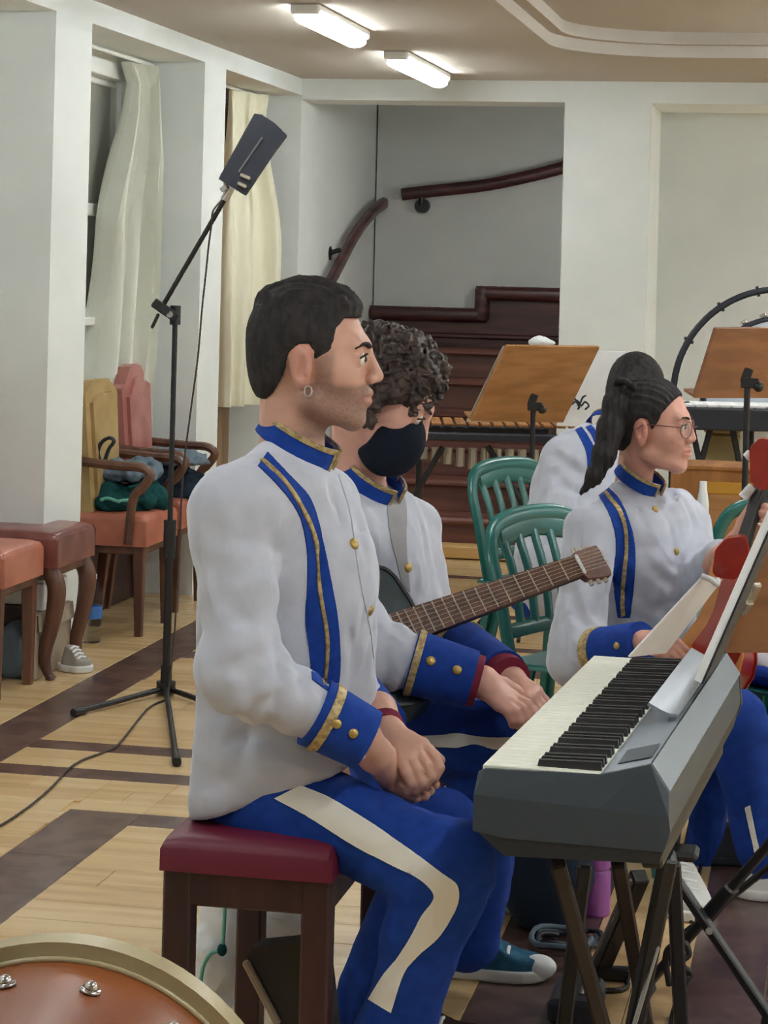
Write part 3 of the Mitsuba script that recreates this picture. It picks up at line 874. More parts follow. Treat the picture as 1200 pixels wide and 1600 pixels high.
# the reflector-like microphone head
k = thing('boom_microphone', 'flat black microphone panel with a long slot at the end of the boom', 'microphone')
dm = md - .06
c2 = [P(a, b, dm) for a, b in ((342, 280), (366, 236), (398, 178), (410, 180), (430, 193), (449, 212), (424, 246), (384, 306), (364, 294))]
o = c2[0]
ex = unit(P(449, 212, dm) - P(398, 178, dm))
ez = unit(np.cross(ex, c2[2] - o))
ey = np.cross(ez, ex)
poly = [((q - o) @ ex, (q - o) @ ey) for q in c2]
fr = frame(o - ez * .02, ex, ey, ez)
add(k, 'panel', prism(Polygon(poly).buffer(-.004).buffer(.004, 4), .04, fr), M_BLACKP, smooth=30)
near = -ez if (ez @ FW) > 0 else ez
off = near * .022
add(k, 'slot_bar', bar(P(373, 270, dm) + off, P(411, 215, dm) + off, .012, .006), mat('slot_grey', rgb(120, 124, 128), .4, metal=.6), label='pale slot strip')
for a, b in (((376, 273), (392, 280)), ((372, 286), (386, 293))):
    add(k, 'clip_band', bar(P(*a, dm) + off * 1.3, P(*b, dm) + off * 1.3, .014, .012), M_TUBE)
add(k, 'connector', cyl(P(349, 291, dm) + off * .5, P(353, 297, dm) + off * .5, .014), M_CHROME, smooth=40)
k = thing('microphone_cable', 'thin black cable hanging from the boom microphone to the floor', 'cable')
cb = spline([P(347, 312, md - .08), P(333, 330, md - .09), P(330, 355, md - .06), P(326, 385, md - .05), P(322, 425, md - .04), P(316, 480, md - .03), P(309, 560, md - .02), P(297, 650, md), P(286, 740, md + .02), P(280, 860, md + .02), P(272, 1000, md - .02), on(262, 1092, 2, .004)], 8)
fl = spline([on(a, b, 2, .004) for a, b in ((262, 1092), (235, 1104), (215, 1126), (185, 1163), (160, 1176), (128, 1188), (105, 1203), (93, 1217), (70, 1240), (40, 1264), (0, 1290), (-30, 1300))], 6)
add(k, None, tube(np.vstack([cb, fl[1:]]), .003, 7), mat('cable_grey', rgb(58, 52, 50), .6), smooth=True)

# ================================================================ the bench of the man at the piano
k = thing('piano_bench', 'burgundy upholstered bench with dark wooden legs under the seated man', 'bench')
b0, b1 = on(244, 1322, 2, .45), on(524, 1332, 2, .45)
bx0_, bx1_, by0, by1 = b0[0], b1[0], (b0[1] + b1[1]) / 2, (b0[1] + b1[1]) / 2 + .52
q = seat_pad(by1 - by0, bx1_ - bx0_, .046, .012)
q.apply_translation(((bx0_ + bx1_) / 2, (by0 + by1) / 2, .430))
add(k, 'cushion', q, M_BURGUNDY, smooth=50)
zt = .409
for x in (bx0_ + .004, bx1_ - .049):
    for y in (by0 + .006, by1 - .05):
        add(k, 'leg', cbox(A(x, y, 0), A(x + .045, y + .045, zt), .004), M_STOOLWOOD)
for y in (by0 + .008, by1 - .033):
    add(k, 'apron', cbox(A(bx0_ + .045, y, zt - .055), A(bx1_ - .045, y + .024, zt), .003), M_STOOLWOOD)
for x in (bx0_ + .006, bx1_ - .030):
    add(k, 'apron', cbox(A(x, by0 + .045, zt - .055), A(x + .024, by1 - .045, zt), .003), M_STOOLWOOD)
pk = on(432, 1475, 2, .12)
y1 = by1 + .12
c = on(432, 1420, 1, y1)
add(thing('white_bag', 'white crumpled plastic bag behind the legs of the burgundy bench', 'bag'), None, lump(A(c[0], y1, c[2] - .02), (.055, .05, .062), 51, .2, 16), M_LIGHTCLOTH, smooth=True)
k = thing('black_case', 'black open case with a tan edge standing on the floor by the bench', 'case')
cq = [on(a, b, 1, by0 + .20) for a, b in ((384, 1500), (396, 1480), (505, 1470), (520, 1600), (530, 1740), (452, 1740), (436, 1600))]
zmin = min(p_[2] for p_ in cq)
add(k, 'shell', prism(Polygon([(p_[0], max(.002, p_[2])) for p_ in cq]).buffer(0), .05, frame(A(0, by0 + .25, 0), A(1, 0, 0), A(0, 0, 1), A(0, -1, 0))), M_BLACK)
add(k, 'edge_strip', bar(cq[0] + A(0, -.004, 0), A(cq[6][0], cq[6][1], max(.01, cq[6][2])) + A(0, -.004, 0), .012, .012), M_BOX)
c = on(330, 1515, 1, by1 - .02)
k = thing('plastic_bag', 'translucent white plastic bag tied with a teal cord under the bench', 'bag')
add(k, 'bag', lump(A(c[0], by1 + .07, .13), (.06, .06, .13), 61, .25, 12, flat_z=.001), M_LIGHTCLOTH, smooth=True)
tc = spline([on(a, b, 1, by1 + .0) for a, b in ((352, 1400), (350, 1450), (346, 1482), (330, 1490), (318, 1510), (312, 1545))], 6)
add(k, 'cord', tube(tc, .0035, 6), M_TEALEDGE, smooth=True)
add('plastic_bag', 'knot', ball(on(347, 1484, 1, by1), (.009, .009, .012), 1), M_TEALCLOTH, smooth=True)

# ================================================================ bass drum in front, cut by the frame's corner
k = thing('bass_drum', 'large wooden bass drum with a tan hoop standing in the near left corner', 'drum')
dd = 2.72
n_ = unit(A(.1, -1, 0))
xx = np.cross(A(0, 0, 1), n_)
Rr = .275
dc = P(97, 1844, dd)
fr = frame(A(dc[0], dc[1], Rr), xx, A(0, 0, 1), n_)
ang = np.linspace(0, 2 * np.pi, 72, endpoint=False)
circ = np.stack([np.cos(ang), np.sin(ang)], 1)
for z_ in (-.02, .40):
    add(k, 'hoop', prism(Polygon(circ * Rr, [circ * .25]), .04, fr @ frame(A(0, 0, z_), *np.eye(3))), M_HOOP, smooth=30)
    add(k, 'hoop_ring', tube(np.concatenate([circ * .256, np.full((72, 1), z_ + (.044 if z_ < 0 else -.004))], 1) @ fr[:3, :3].T + fr[:3, 3], .004, 8, closed=True), M_HOOP, smooth=True)
add(k, 'shell', prism(Polygon(circ * .254), .40, fr @ frame(A(0, 0, .01), *np.eye(3))), M_DRUM, smooth=30)
add(k, 'head', prism(Polygon(circ * .25), .012, fr @ frame(A(0, 0, .402), *np.eye(3))), M_PAPER)
for a_ in (100, 78, 55, 122, 145, 30):
    q = math.radians(a_)
    p_ = fr[:3, 3] + fr[:3, :3] @ A(.254 * math.cos(q), .254 * math.sin(q), .115)
    e_ = fr[:3, :3] @ A(math.cos(q), math.sin(q), 0)
    add(k, 'tension_bolt', join(ball(p_ + e_ * .006, (.008, .008, .008), 2), cyl(p_, p_ + e_ * .005, .012, 14)), M_CHROME, smooth=True)
# ================================================================ digital piano
po = on(745, 1207, 2, .62)
pv = unit(FW + .256 * RT)
pw = np.cross(pv, A(0, 0, 1))
PL = 1.06
pf = frame(A(po[0], po[1], 0), pw, A(0, 0, 1), -pv)          # section plane: x across, y up; z runs towards the camera
along = lambda z: pf @ frame(A(0, 0, z), *np.eye(3))
X = lambda w, v, z: A(po[0], po[1], 0) + pw * w + pv * v + A(0, 0, z)
k = thing('digital_piano', 'grey digital piano with creamy keys on a black folding stand', 'piano')
end = [(-.004, .535), (-.004, .589), (0, .619), (.010, .624), (.178, .628), (.215, .638), (.251, .649), (.278, .610), (.283, .556), (.274, .528), (.045, .528)]
base = [(-.004, .535), (.040, .503), (.268, .512), (.283, .556)]
for z0, s_ in ((0.0, -1), (-PL, 1)):          # end blocks: upright below, sloping back above the crease
    lo_ = [(-.004, .535), (-.004, .588), (.280, .578), (.283, .556), (.274, .528), (.045, .528)]
    q = prism(Polygon(lo_).buffer(-.001).buffer(.001, 4), .018, along(z0 + min(0, s_ * .018)))
    up_ = []
    for seg in ([(-.004, .587), (.178, .5815), (0, .619), (.010, .624), (.178, .628)], [(.178, .5815), (.280, .577), (.178, .628), (.251, .649), (.278, .610)]):
        pts = [(x, y, z0 + s_ * zz) for x, y in seg for zz in ((0, .018) if y < .59 else (.011, .018))]
        up_.append(hull(pts).apply_transform(pf))
    add(k, 'end_block', join(q, *up_), M_PIANO)
body = [(-.002, .537), (-.002, .588), (.004, .606), (.178, .606), (.178, .624), (.215, .635), (.249, .645), (.276, .608), (.281, .556), (.272, .53), (.045, .53)]
add(k, 'case', prism(body, PL - .036, along(-PL + .018)), M_PIANO)
add(k, 'bottom_tray', prism([(.0, .536), (.043, .502), (.268, .51), (.279, .552)], PL - .004, along(-PL + .002)), M_PIANOLOW)
panel = [(.180, .6245), (.215, .6355), (.249, .6455), (.249, .6475), (.214, .6385), (.179, .629)]
add(k, 'control_panel', prism(panel, PL - .037, along(-PL + .0185)), M_SILVER)
rear = [(.2505, .6465), (.2765, .609), (.279, .611), (.253, .6485)]
add(k, 'rear_panel', prism(rear, PL - .037, along(-PL + .0185)), M_SILVER)
add(k, 'recess', prism([(.196, .634), (.244, .6475), (.244, .649), (.196, .6355)], .10, along(-.165)), M_PIANO)
NW = 43
pitch = (PL - .044) / NW
pat = [1, 1, 0, 1, 1, 1, 0]
for i in range(NW):
    v0 = .022 + pitch * i
    add(k, 'white_key', cbox(A(.004, .607, -v0 - pitch + .0007), A(.177, .6275, -v0 - .0007), .0012).apply_transform(pf), M_IVORY)
    if pat[(i + 3) % 7] and i < NW - 1:
        c = v0 + pitch
        q = hull([(x, y, -c + s * hw) for s in (-1, 1) for x, y, hw in ((.080, .620, .0062), (.0835, .637, .0048), (.175, .640, .0048), (.176, .620, .0062))])
        add(k, 'black_key', q.apply_transform(pf), M_EBONY)
lip = [(.200, .672), (.208, .668), (.220, .662), (.234, .657), (.246, .657), (.246, .6525), (.232, .652), (.217, .657), (.204, .664), (.197, .668)]
add(k, 'music_rest', join(prism(lip, .57, along(-.93)), prism([(.232, .640), (.24, .643), (.246, .657), (.236, .656)], .55, along(-.92))), M_SILVER, smooth=30)
# the score that stands on the rest, its near edge towards the camera
k = thing('sheet_music_book', 'thick white music book standing open on the piano music rest, seen edge on', 'book')


def onpiano(px, py, v0):
    r = FW + (px - CX) / FOCAL * UA + (CY - py) / FOCAL * VA
    t = ((X(0, v0, 0) - CAM) @ pv) / (r @ pv)
    q = CAM + r * t - A(po[0], po[1], 0)
    return A(q @ pw, q[2])


e0, e1 = onpiano(1084, 1062, .52), onpiano(1206, 782, .52)
u_ = unit(e1 - e0)
nn_ = A(u_[1], -u_[0])
add(k, 'pages', prism([e0, e1, e1 + nn_ * .013, e0 + nn_ * .013], .30, along(-.82)), M_PAPER)
add(k, 'cover', prism([e0 + nn_ * .0135, e1 + nn_ * .0135, e1 + nn_ * .017, e0 + nn_ * .017], .306, along(-.823)), M_BLACKP)

k = thing('keyboard_stand', 'black and brown folding legs carrying the digital piano', 'keyboard stand')
for (a, da, b, w, mt) in (((870, 1345), 3.52, (985, 1760), .036, M_BRONZE), ((914, 1350), 3.80, (868, 1705), .028, M_BLACK), ((966, 1345), 3.62, (1030, 1720), .034, M_BRONZE), ((1046, 1335), 3.55, (962, 1750), .042, M_BLACK), ((1052, 1345), 3.95, (1066, 1640), .03, M_BLACK)):
    p0, p1 = P(*a, da), on(*b, 2, 0)
    p0[2] = min(p0[2], .515)
    add(k, 'leg', bar(p0, p1, w, .024, .004, side=RT), mt)
add(k, 'crossbar', bar(X(.03, .30, .495), X(.26, .30, .495), .04, .02), M_BLACK)
add(k, 'crossbar', bar(X(.03, .75, .495), X(.26, .75, .495), .04, .02), M_BLACK)
add(k, 'rail', bar(X(.245, .1, .492), X(.245, .95, .492), .03, .03), M_BLACK)
add(k, 'chrome_strip', bar(P(1028, 1478, 3.52), P(990, 1605, 3.5), .010, .006), M_CHROME)
add(k, 'side_knob', cbox(P(1046, 1320, 3.75) - A(0, .03, .02), P(1092, 1345, 3.75) + A(0, .03, .02), .006), M_BLACK)

# an X-shaped folding stand to the right of the piano's legs
k = thing('folding_stand', 'black crossed folding stand standing right of the piano legs', 'stand')
q = [(P(1055, 1372, 4.20), on(1215, 1608, 2, .012)), (P(1222, 1296, 4.12), on(1000, 1552, 2, .012))]
for a, b in q:
    add(k, 'bar', bar(a, b, .022, .016, .003), M_BLACK)
a, b = q[1]
add(k, 'sleeve', bar(a + (b - a) * .34, a + (b - a) * .56, .032, .024, .004), M_BLACK)
add(k, 'bolt', cyl(P(1108, 1455, 4.10), P(1108, 1455, 4.17), .0065), M_CHROME, smooth=40)
for a, b in q:
    add(k, 'foot', bar(b + unit(a - b) * .03, b - A(0, 0, .006), .034, .03, .006), M_BLACK)
for a, b in (((1000, 1368), (938, 1512)),):
    k = thing('metal_support', 'black metal support bar with a bright strip between the piano legs', 'support')
    p0, p1 = P(*a, 4.25), on(*b, 2, .02)
    add(k, 'bar', bar(p0, p1, .032, .03, .003), M_BLACK)
    add(k, 'strip', bar(p0 + A(-.014, -.03, 0), p1 + A(-.014, -.03, .02), .006, .006), M_CHROME)
    add(k, 'foot', bar(on(915, 1518, 2, .014), on(985, 1522, 2, .014), .024, .024), M_BLACK)
k = thing('pedal', 'dark sustain pedal with two bright lines on the floor between the piano legs', 'pedal')
pp = on(900, 1585, 2, 0)
add(k, 'housing', place(cbox(A(-.045, -.07, 0), A(.045, .09, .045), .008), frame(pp, *np.eye(3))), M_BLACKP)
for dx in (-.012, .012):
    add(k, 'lever', bar(pp + A(dx, -.03, .048), pp + A(dx, .07, .048), .008, .006), M_CHROME)
k = thing('pedal_cable', 'dark looped cable lying on the pale floor boards by the pedal', 'cable')
lp = [on(a, b, 2, .005) for a, b in ((905, 1562), (935, 1528), (955, 1521), (975, 1528), (981, 1540), (968, 1547), (945, 1548), (920, 1552))]
add(k, None, tube(spline(lp, 8), .005, 7), M_BLACK, smooth=True)
k = thing('stand_cable', 'black cable hanging in a knot beside the crossed stand', 'cable')
lp = [P(1046, 1540, 4.1), P(1040, 1500, 4.1), P(1047, 1480, 4.08), P(1062, 1488, 4.08), P(1070, 1474, 4.08), P(1076, 1492, 4.08), P(1060, 1505, 4.08), P(1078, 1520, 4.1), P(1070, 1535, 4.1), P(1060, 1560, 4.12), on(1052, 1585, 2, .006), on(1045, 1640, 2, .006)]
add(k, None, tube(spline(lp, 8), .006, 7), M_BLACK, smooth=True)
k = thing('floor_cable', 'thin dark cable running over the tan boards behind the crossed stand', 'cable')
add(k, None, tube(spline([on(a, b, 2, .004) for a, b in ((1118, 1195), (1122, 1250), (1110, 1300), (1096, 1350), (1086, 1400), (1080, 1440))], 8), .004, 7), M_BLACK, smooth=True)
k = thing('drinking_bottle', 'purple plastic bottle standing on the floor beneath the piano', 'bottle')
bq = on(930, 1428, 2, 0)
fr0 = frame(bq, *np.eye(3))
add(k, 'body', lathe([(0, 0), (.028, 0), (.031, .006), (.031, .09), (.026, .096), (.031, .102), (.031, .15), (.02, .17), (0, .17)], 24, fr0), M_PURPLE, smooth=40)
add(k, 'cap', lathe([(0, .168), (.021, .168), (.021, .20), (.012, .205), (0, .205)], 20, fr0), M_PURPLE, smooth=40)
lc = on(880, 1462, 2, 0)
add(thing('pale_cloth', 'pale lilac cloth hanging down behind the piano legs', 'cloth'), None, lump(A(lc[0], lc[1] + .05, .10), (.035, .05, .16), 71, .25, 12, flat_z=.001), mat('lilac_cloth', rgb(176, 168, 182), .85), smooth=True)
db = on(842, 1470, 2, 0)
add(thing('black_bag', 'black soft bag on the floor beside the teal sneaker', 'bag'), None, lump(A(db[0], db[1] + .12, .1), (.10, .1, .12), 75, .2, 9, flat_z=.001), M_NAVYCLOTH, smooth=True)
k = thing('cable_heap', 'tangled dark cables on the floor behind the toe of the teal sneaker', 'cables')
rc = np.random.RandomState(5)
for i in range(7):
    c = on(884 + 8 * rc.randn(), 1466 + 6 * rc.randn(), 2, .006 + .006 * i)
    th = np.linspace(0, 1.7 * np.pi, 16) + rc.rand() * 6
    r_ = .035 + .025 * rc.rand()
    add(k, 'coil', tube(np.stack([c[0] + r_ * np.cos(th), c[1] + r_ * 1.3 * np.sin(th), c[2] + .004 * np.sin(3 * th)], 1), .0055, 6), M_BLACKP if i % 3 else M_GREYCLOTH, smooth=True)


# ================================================================ acoustic guitar held by the second man: neck, fretboard, strings, head, body
gd = 4.12
g0, g1 = P(618, 985, gd + .03), P(905, 884, gd + .19)
k = thing('guitar', 'guitar with a dark body and brown fretted neck across the second man', 'guitar')
gx = unit(g1 - g0)
face = unit(-FW + A(0, 0, .55))
gn = unit(face - gx * (face @ gx))
gy = np.cross(gn, gx)
GL = np.linalg.norm(g1 - g0)
gf = frame(g0, gx, gy, gn)
at_g = lambda x, y, z: g0 + gx * x + gy * y + gn * z
wn = lambda x: .031 - .010 * (x / GL)
nk = hull([at_g(x, s * wn(x), z) for x in (-.12, GL) for s in (-1, 1) for z in (0, -.012)] + [at_g(x, s * wn(x) * .5, -.026) for x in (-.12, GL) for s in (-1, 1)])
add(k, 'neck', nk, M_BRONZE)
fb = hull([at_g(x, s * wn(x), z) for x in (-.14, GL) for s in (-1, 1) for z in (0.0005, .006)])
add(k, 'fretboard', fb, M_FRET)
x, i = GL, 0
scale = .65
for i in range(1, 19):
    x = GL - scale * (1 - 2 ** (-i / 12))
    if x > -.13:
        add(k, 'fret', bar(at_g(x, -wn(x) * .98, .0066), at_g(x, wn(x) * .98, .0066), .0032, .0022), M_TUBE)
add(k, 'nut', bar(at_g(GL, -.021, .007), at_g(GL, .021, .007), .007, .008), M_PAPER)
for s in range(6):
    y = (s - 2.5) / 2.5
    add(k, 'string', tube([at_g(-.2, y * .026, .0095), at_g(GL, y * .017, .0105), at_g(GL + .06, y * .018, .004)], .0007, 5), M_TUBE, smooth=True)
hd = [(0, -.021), (.015, -.029), (.17, -.033), (.18, -.02), (.175, 0), (.18, .02), (.17, .033), (.015, .029), (0, .021)]
hf = frame(at_g(GL, 0, -.004), unit(gx - gn * .26), gy, np.cross(unit(gx - gn * .26), gy))
hq = place(prism(Polygon([(a * .36, b) for a, b in hd]).buffer(-.003).buffer(.003), .016), hf @ frame(A(0, 0, -.012), *np.eye(3)))
add(k, 'headstock', hq, M_FRET, smooth=30)
for s in (-1, 1):
    for i in range(3):
        a = hf @ A(.014 + .018 * i, s * .028, -.006, 1)
        add(k, 'tuning_peg', cyl(a[:3], a[:3] + gy * s * .012, .0045, 8), M_TUBE, smooth=40)
th = np.linspace(0, 2 * np.pi, 80, endpoint=False)
gl = .37


tt = np.linspace(0, 1, 60)
hw_ = np.interp(tt, [0, .01, .04, .1, .18, .25, .32, .42, .5, .6, .7, .78, .86, .93, .975, 1], [.045, .09, .118, .134, .140, .138, .13, .116, .114, .126, .138, .144, .14, .12, .08, 0])
ot = np.concatenate([np.stack([-tt * gl, hw_], 1), np.stack([-tt[::-1] * gl, -hw_[::-1]], 1)])
bodyp = Polygon(ot).buffer(-.01).buffer(.01).buffer(.008).buffer(-.008)
add(k, 'body', prism(bodyp, .085, gf @ frame(A(.055, 0, -.09), *np.eye(3))), mat('guitar_black', rgb(24, 42, 48), .3, spec=.5, coat=.5), smooth=40)
add(k, 'soundboard_binding', prism(bodyp.buffer(.0015).difference(bodyp.buffer(-.004)), .006, gf @ frame(A(.055, 0, -.0062), *np.eye(3))), M_BLACK)

# ================================================================ cello behind the piano's far end
cd = 5.05
k = thing('cello', 'red and amber varnished string instrument leaning behind the far end of the piano', 'cello')
c0, c1 = P(1090, 1085, cd), P(1172, 835, cd + .05)
cx = unit(c1 - c0)
cn = unit(-FW * .8 - RT * .6)
cn = unit(cn - cx * (cn @ cx))
cyv = np.cross(cn, cx)
LB = np.linalg.norm(c1 - c0)
cf = frame(c0, cx, cyv, cn)
hwc = np.interp(tt, [0, .02, .08, .2, .3, .42, .5, .6, .72, .84, .93, .98, 1], [0, .07, .105, .125, .12, .092, .085, .088, .105, .105, .08, .04, .02]) * .62
oc = np.concatenate([np.stack([tt * LB, hwc], 1), np.stack([tt[::-1] * LB, -hwc[::-1]], 1)])
cp = Polygon(oc).buffer(-.005).buffer(.005)
add(k, 'ribs', prism(cp.buffer(-.004), .07, cf @ frame(A(0, 0, -.075), *np.eye(3))), M_CELLO, smooth=40)
add(k, 'edge', prism(cp, .008, cf @ frame(A(0, 0, -.005), *np.eye(3))), M_AMBER, smooth=40)
add(k, 'top_plate', prism(cp.buffer(-.03), .008, cf @ frame(A(0, 0, .001), *np.eye(3))), M_CELLO, smooth=40)
add(k, 'back_plate', prism(cp, .006, cf @ frame(A(0, 0, -.081), *np.eye(3))), M_CELLO, smooth=40)
neck0, neck1 = P(1168, 842, cd + .02), P(1197, 730, cd + .03)
add(k, 'neck', taper(neck0, neck1, .032, .026), M_FRET)
add(k, 'upper_block', prism(Polygon([on(a, b, 1, 5.0)[[0, 2]] for a, b in ((1113, 898), (1118, 858), (1134, 840), (1166, 836), (1172, 868), (1150, 905))]).buffer(-.014).buffer(.014), .05, frame(A(0, 5.03, 0), A(1, 0, 0), A(0, 0, 1), A(0, -1, 0))), M_CELLO, smooth=40)
hp = [on(a, b, 1, 5.02)[[0, 2]] for a, b in ((1173, 752), (1171, 700), (1188, 683), (1215, 690), (1215, 760), (1188, 766))]
add(k, 'scroll_head', prism(Polygon(hp).buffer(-.016).buffer(.016), .035, frame(A(0, 5.04, 0), A(1, 0, 0), A(0, 0, 1), A(0, -1, 0))), M_CELLO, smooth=40)
for a, b in (((1174, 708), (1166, 716)), ((1176, 760), (1160, 778)), ((1196, 742), (1204, 738))):
    add(k, 'tuning_peg', cyl(P(*a, cd - .03), P(*b, cd - .03), .011, 10), M_PAPER, smooth=40, label='white peg')
add(k, 'fingerboard', taper(P(1160, 868, cd - .06), P(1200, 735, cd - .02), .036, .024), M_BLACK)
add(k, 'bottom_bout', prism(Polygon([on(a, b, 1, 4.98)[[0, 2]] for a, b in ((1128, 1040), (1136, 988), (1160, 985), (1158, 1020), (1146, 1042))]).buffer(.0), .04, frame(A(0, 4.99, 0), A(1, 0, 0), A(0, 0, 1), A(0, -1, 0))), M_CELLO)
add(k, 'endpin', cyl(c0, A(c0[0] - .05, c0[1] - .03, 0), .008, 10), M_BLACK, smooth=40)

# ================================================================ music stands and sheets
k = thing('sheet_music', 'white sheet of music sloping between the keyboard and the girl', 'sheet music')
sp = [P(982, 1026, 4.75), P(1100, 898, 4.85), P(1128, 905, 5.0), P(1040, 1020, 4.9)]
sn = unit(np.cross(sp[1] - sp[0], sp[3] - sp[0]))
add(k, 'page', hull([q + s * .002 * sn for q in sp for s in (-1, 1)]), M_PAPER)
add(k, 'page_curl', tube(spline([P(1096, 900, 4.84), P(1110, 905, 4.84), P(1120, 913, 4.84), P(1122, 905, 4.85)], 6), .006, 8), M_PAPER, smooth=True)


def desk(label, corners, mt, clamp, base_xy, d, lip=True):
    k = thing('music_stand', label, 'music stand')
    c = [np.asarray(q) for q in corners]
    n = unit(np.cross(c[1] - c[0], c[3] - c[0]))
    if n @ FW > 0:
        n = -n
    m_ = sum(c) / 4
    add(k, 'desk', hull([q - n * s for q in c for s in (0, .012)]), mt)
    add(k, 'ledge', hull([q - n * s + e for q in (c[0], c[3]) for s in (0, .05) for e in (A(0, 0, 0), A(0, 0, .008))]), mt)
    cl = P(*clamp, d) + n * .03
    add(k, 'clamp', join(bar(cl - A(.025, 0, 0), cl + A(.03, 0, 0), .03, .03), bar(cl + A(-.015, 0, 0), cl + A(0, 0, .045), .028, .028), ball(cl + A(.03, -.01, -.01), (.016, .016, .016))), M_BLACK, smooth=30)
    bp = A(cl[0] - .005, cl[1] + .0, 0)
    add(k, 'pole', cyl(bp + A(0, 0, .05), A(bp[0], bp[1], cl[2]), .0095, 12), M_BLACK, smooth=40)
    for j in range(3):
        a = 2.1 * j + .5
        add(k, 'leg', cyl(bp + A(0, 0, .22), bp + A(.24 * math.cos(a), .24 * math.sin(a), .008), .0075, 8), M_BLACK, smooth=40)
    return k, n


dk = 8.6
_, dn = desk('brown wooden music stand desk in front of the staircase', [P(737, 658, dk), P(793, 541, dk - .13), P(937, 543, dk + .2), P(880, 660, dk + .33)], M_DESK, (828, 628), None, dk)
k = thing('sheet_music', 'white sheets peeking out behind the wooden desk before the staircase', 'sheet music')
add(k, 'page', hull([P(a, b, d) + FW * .03 for a, b, d in ((729, 660, dk), (786, 541, dk - .13), (930, 540, dk + .2), (872, 660, dk + .33), (731, 660, dk + .002), (788, 541, dk - .128))]), M_PAPER)
add(thing('crumpled_paper', 'crumpled pale paper on top of the wooden music stand', 'paper'), None, lump(P(846, 535, dk + .08), (.055, .04, .022), 81, .3, 22), M_PAPER, smooth=True)
k = thing('notice_board', 'white sheet with a black scribbled sign behind the wooden music stand', 'sheet')
nb = [P(870, 665, 9.2), P(915, 548, 9.2), P(990, 550, 9.3), P(950, 668, 9.3)]
nbn = unit(np.cross(nb[1] - nb[0], nb[3] - nb[0]))
add(k, 'board', hull([q + nbn * s for q in nb for s in (-.004, .004)]), M_PAPER)
nq = P(935, 640, 9.27)
add(k, 'pole', cyl(A(nq[0], nq[1] + .03, .02), nq + A(0, .03, 0), .01, 10), M_BLACK, smooth=40)
for j in range(3):
    add(k, 'leg', cyl(A(nq[0], nq[1] + .03, .2), A(nq[0] + .2 * math.cos(2.1 * j), nq[1] + .03 + .2 * math.sin(2.1 * j), .008), .008, 8), M_BLACK, smooth=40)
for pts in (((893, 632), (902, 626), (908, 634), (914, 628), (920, 634), (914, 640)), ((903, 640), (910, 622), (916, 618)), ((898, 622), (906, 638))):
    add(k, 'scribble', tube(spline([P(a, b, 9.17) for a, b in pts], 6), .004, 6), M_INK, smooth=True)
desk('dark brown wooden music stand beside the framed round drum', [P(1085, 622, 7.2), P(1119, 514, 7.12), P(1262, 512, 7.4), P(1238, 622, 7.5)], M_DESK2, (1160, 592), None, 7.18)
desk('brown wooden music stand close behind the white music book', [P(1135, 1020, 4.62), P(1188, 822, 4.5), P(1330, 822, 4.6), P(1290, 1020, 4.72)], M_DESK2, (1230, 990), None, 4.55)
for a, b in (((1160, 958), (1172, 940)), ((1172, 938), (1184, 912))):
    add('music_stand_002', 'clip', bar(P(*a, 4.5), P(*b, 4.47), .018, .012), M_TUBE)

# ================================================================ mallet instruments in front of the stairs
k = thing('vibraphone', 'dark mallet instrument with hanging metal resonators below the staircase', 'vibraphone')
dv = 9.6
rl = [P(640, 680, dv), P(905, 672, dv)]
rx = unit(A(*(rl[1] - rl[0])[:2], 0))
rl[1] = rl[0] + rx * np.linalg.norm(rl[1] - rl[0])
ry = np.cross(A(0, 0, 1), rx)
add(k, 'rail', bar(rl[0], rl[1], .075, .03, .004), M_BLACKP)
add(k, 'rail', bar(rl[0] + ry * .4, rl[1] + ry * .4 - rx * .1, .075, .03, .004), M_BLACKP)
Lr = np.linalg.norm(rl[1] - rl[0])
for i in range(13):
    s = .04 + .052 * i
    o = rl[0] + rx * s
    add(k, 'bar', cbox(A(0, 0, 0), A(.04, .36, .012), .003).apply_transform(frame(o + ry * .02 + A(0, 0, .042), rx, ry, A(0, 0, 1))), M_OAK)
    ln_ = .04 + .0095 * i if i < 12 else .12
    q = o + rx * .02 + ry * .10
    add(k, 'resonator', cyl(q + A(0, 0, -.055), q + A(0, 0, -.065 - ln_), .019, 12), M_TUBE, smooth=40)
for a, b in (((692, 698), (655, 762)), ((762, 697), (800, 760))):
    p0 = P(*a, dv + .05)
    p1 = P(*b, dv + .05)
    add(k, 'leg', cyl(p0, p0 + (p1 - p0) * (p0[2] / (p0[2] - p1[2])), .013, 10), M_BLACK, smooth=40)
for s in (.05, Lr - .1):
    q = rl[0] + rx * s + ry * .4
    add(k, 'leg', cyl(q, A(q[0], q[1], 0), .014, 10), M_BLACK, smooth=40)

k = thing('stage_keyboard', 'black mallet keyboard on crossed legs beneath the dark brown music stand', 'keyboard')
d2 = 8.3
rl = [P(1070, 652, d2), P(1196, 658, d2)]
rx = unit(A(*(rl[1] - rl[0])[:2], 0))
ry = np.cross(A(0, 0, 1), rx)
o = rl[0]
Lr = .36
add(k, 'case', cbox(A(-.02, 0, -.045), A(Lr, .3, .035), .006).apply_transform(frame(o, rx, ry, A(0, 0, 1))), M_BLACKP)
for i in range(8):
    add(k, 'white_bar', cbox(A(.0 + .043 * i, .02, .036), A(.038 + .043 * i, .25, .046), .002).apply_transform(frame(o, rx, ry, A(0, 0, 1))), M_PAPER)
for (a, b) in (((.02, .05), (.13, -.40)), ((.11, -.05), (.02, -.40)), ((.19, -.04), (.27, -.40)), ((.26, -.05), (.26, -.6))):
    p0, p1 = o + rx * a[0] + ry * .12 + A(0, 0, a[1]), o + rx * b[0] + ry * .12 + A(0, 0, b[1])
    add(k, 'leg', bar(p0, p0 + (p1 - p0) * (p0[2] / (p0[2] - p1[2])), .024, .02, .003), M_BLACK)
k = thing('white_board', 'white board behind the crossed legs of the black keyboard', 'board')
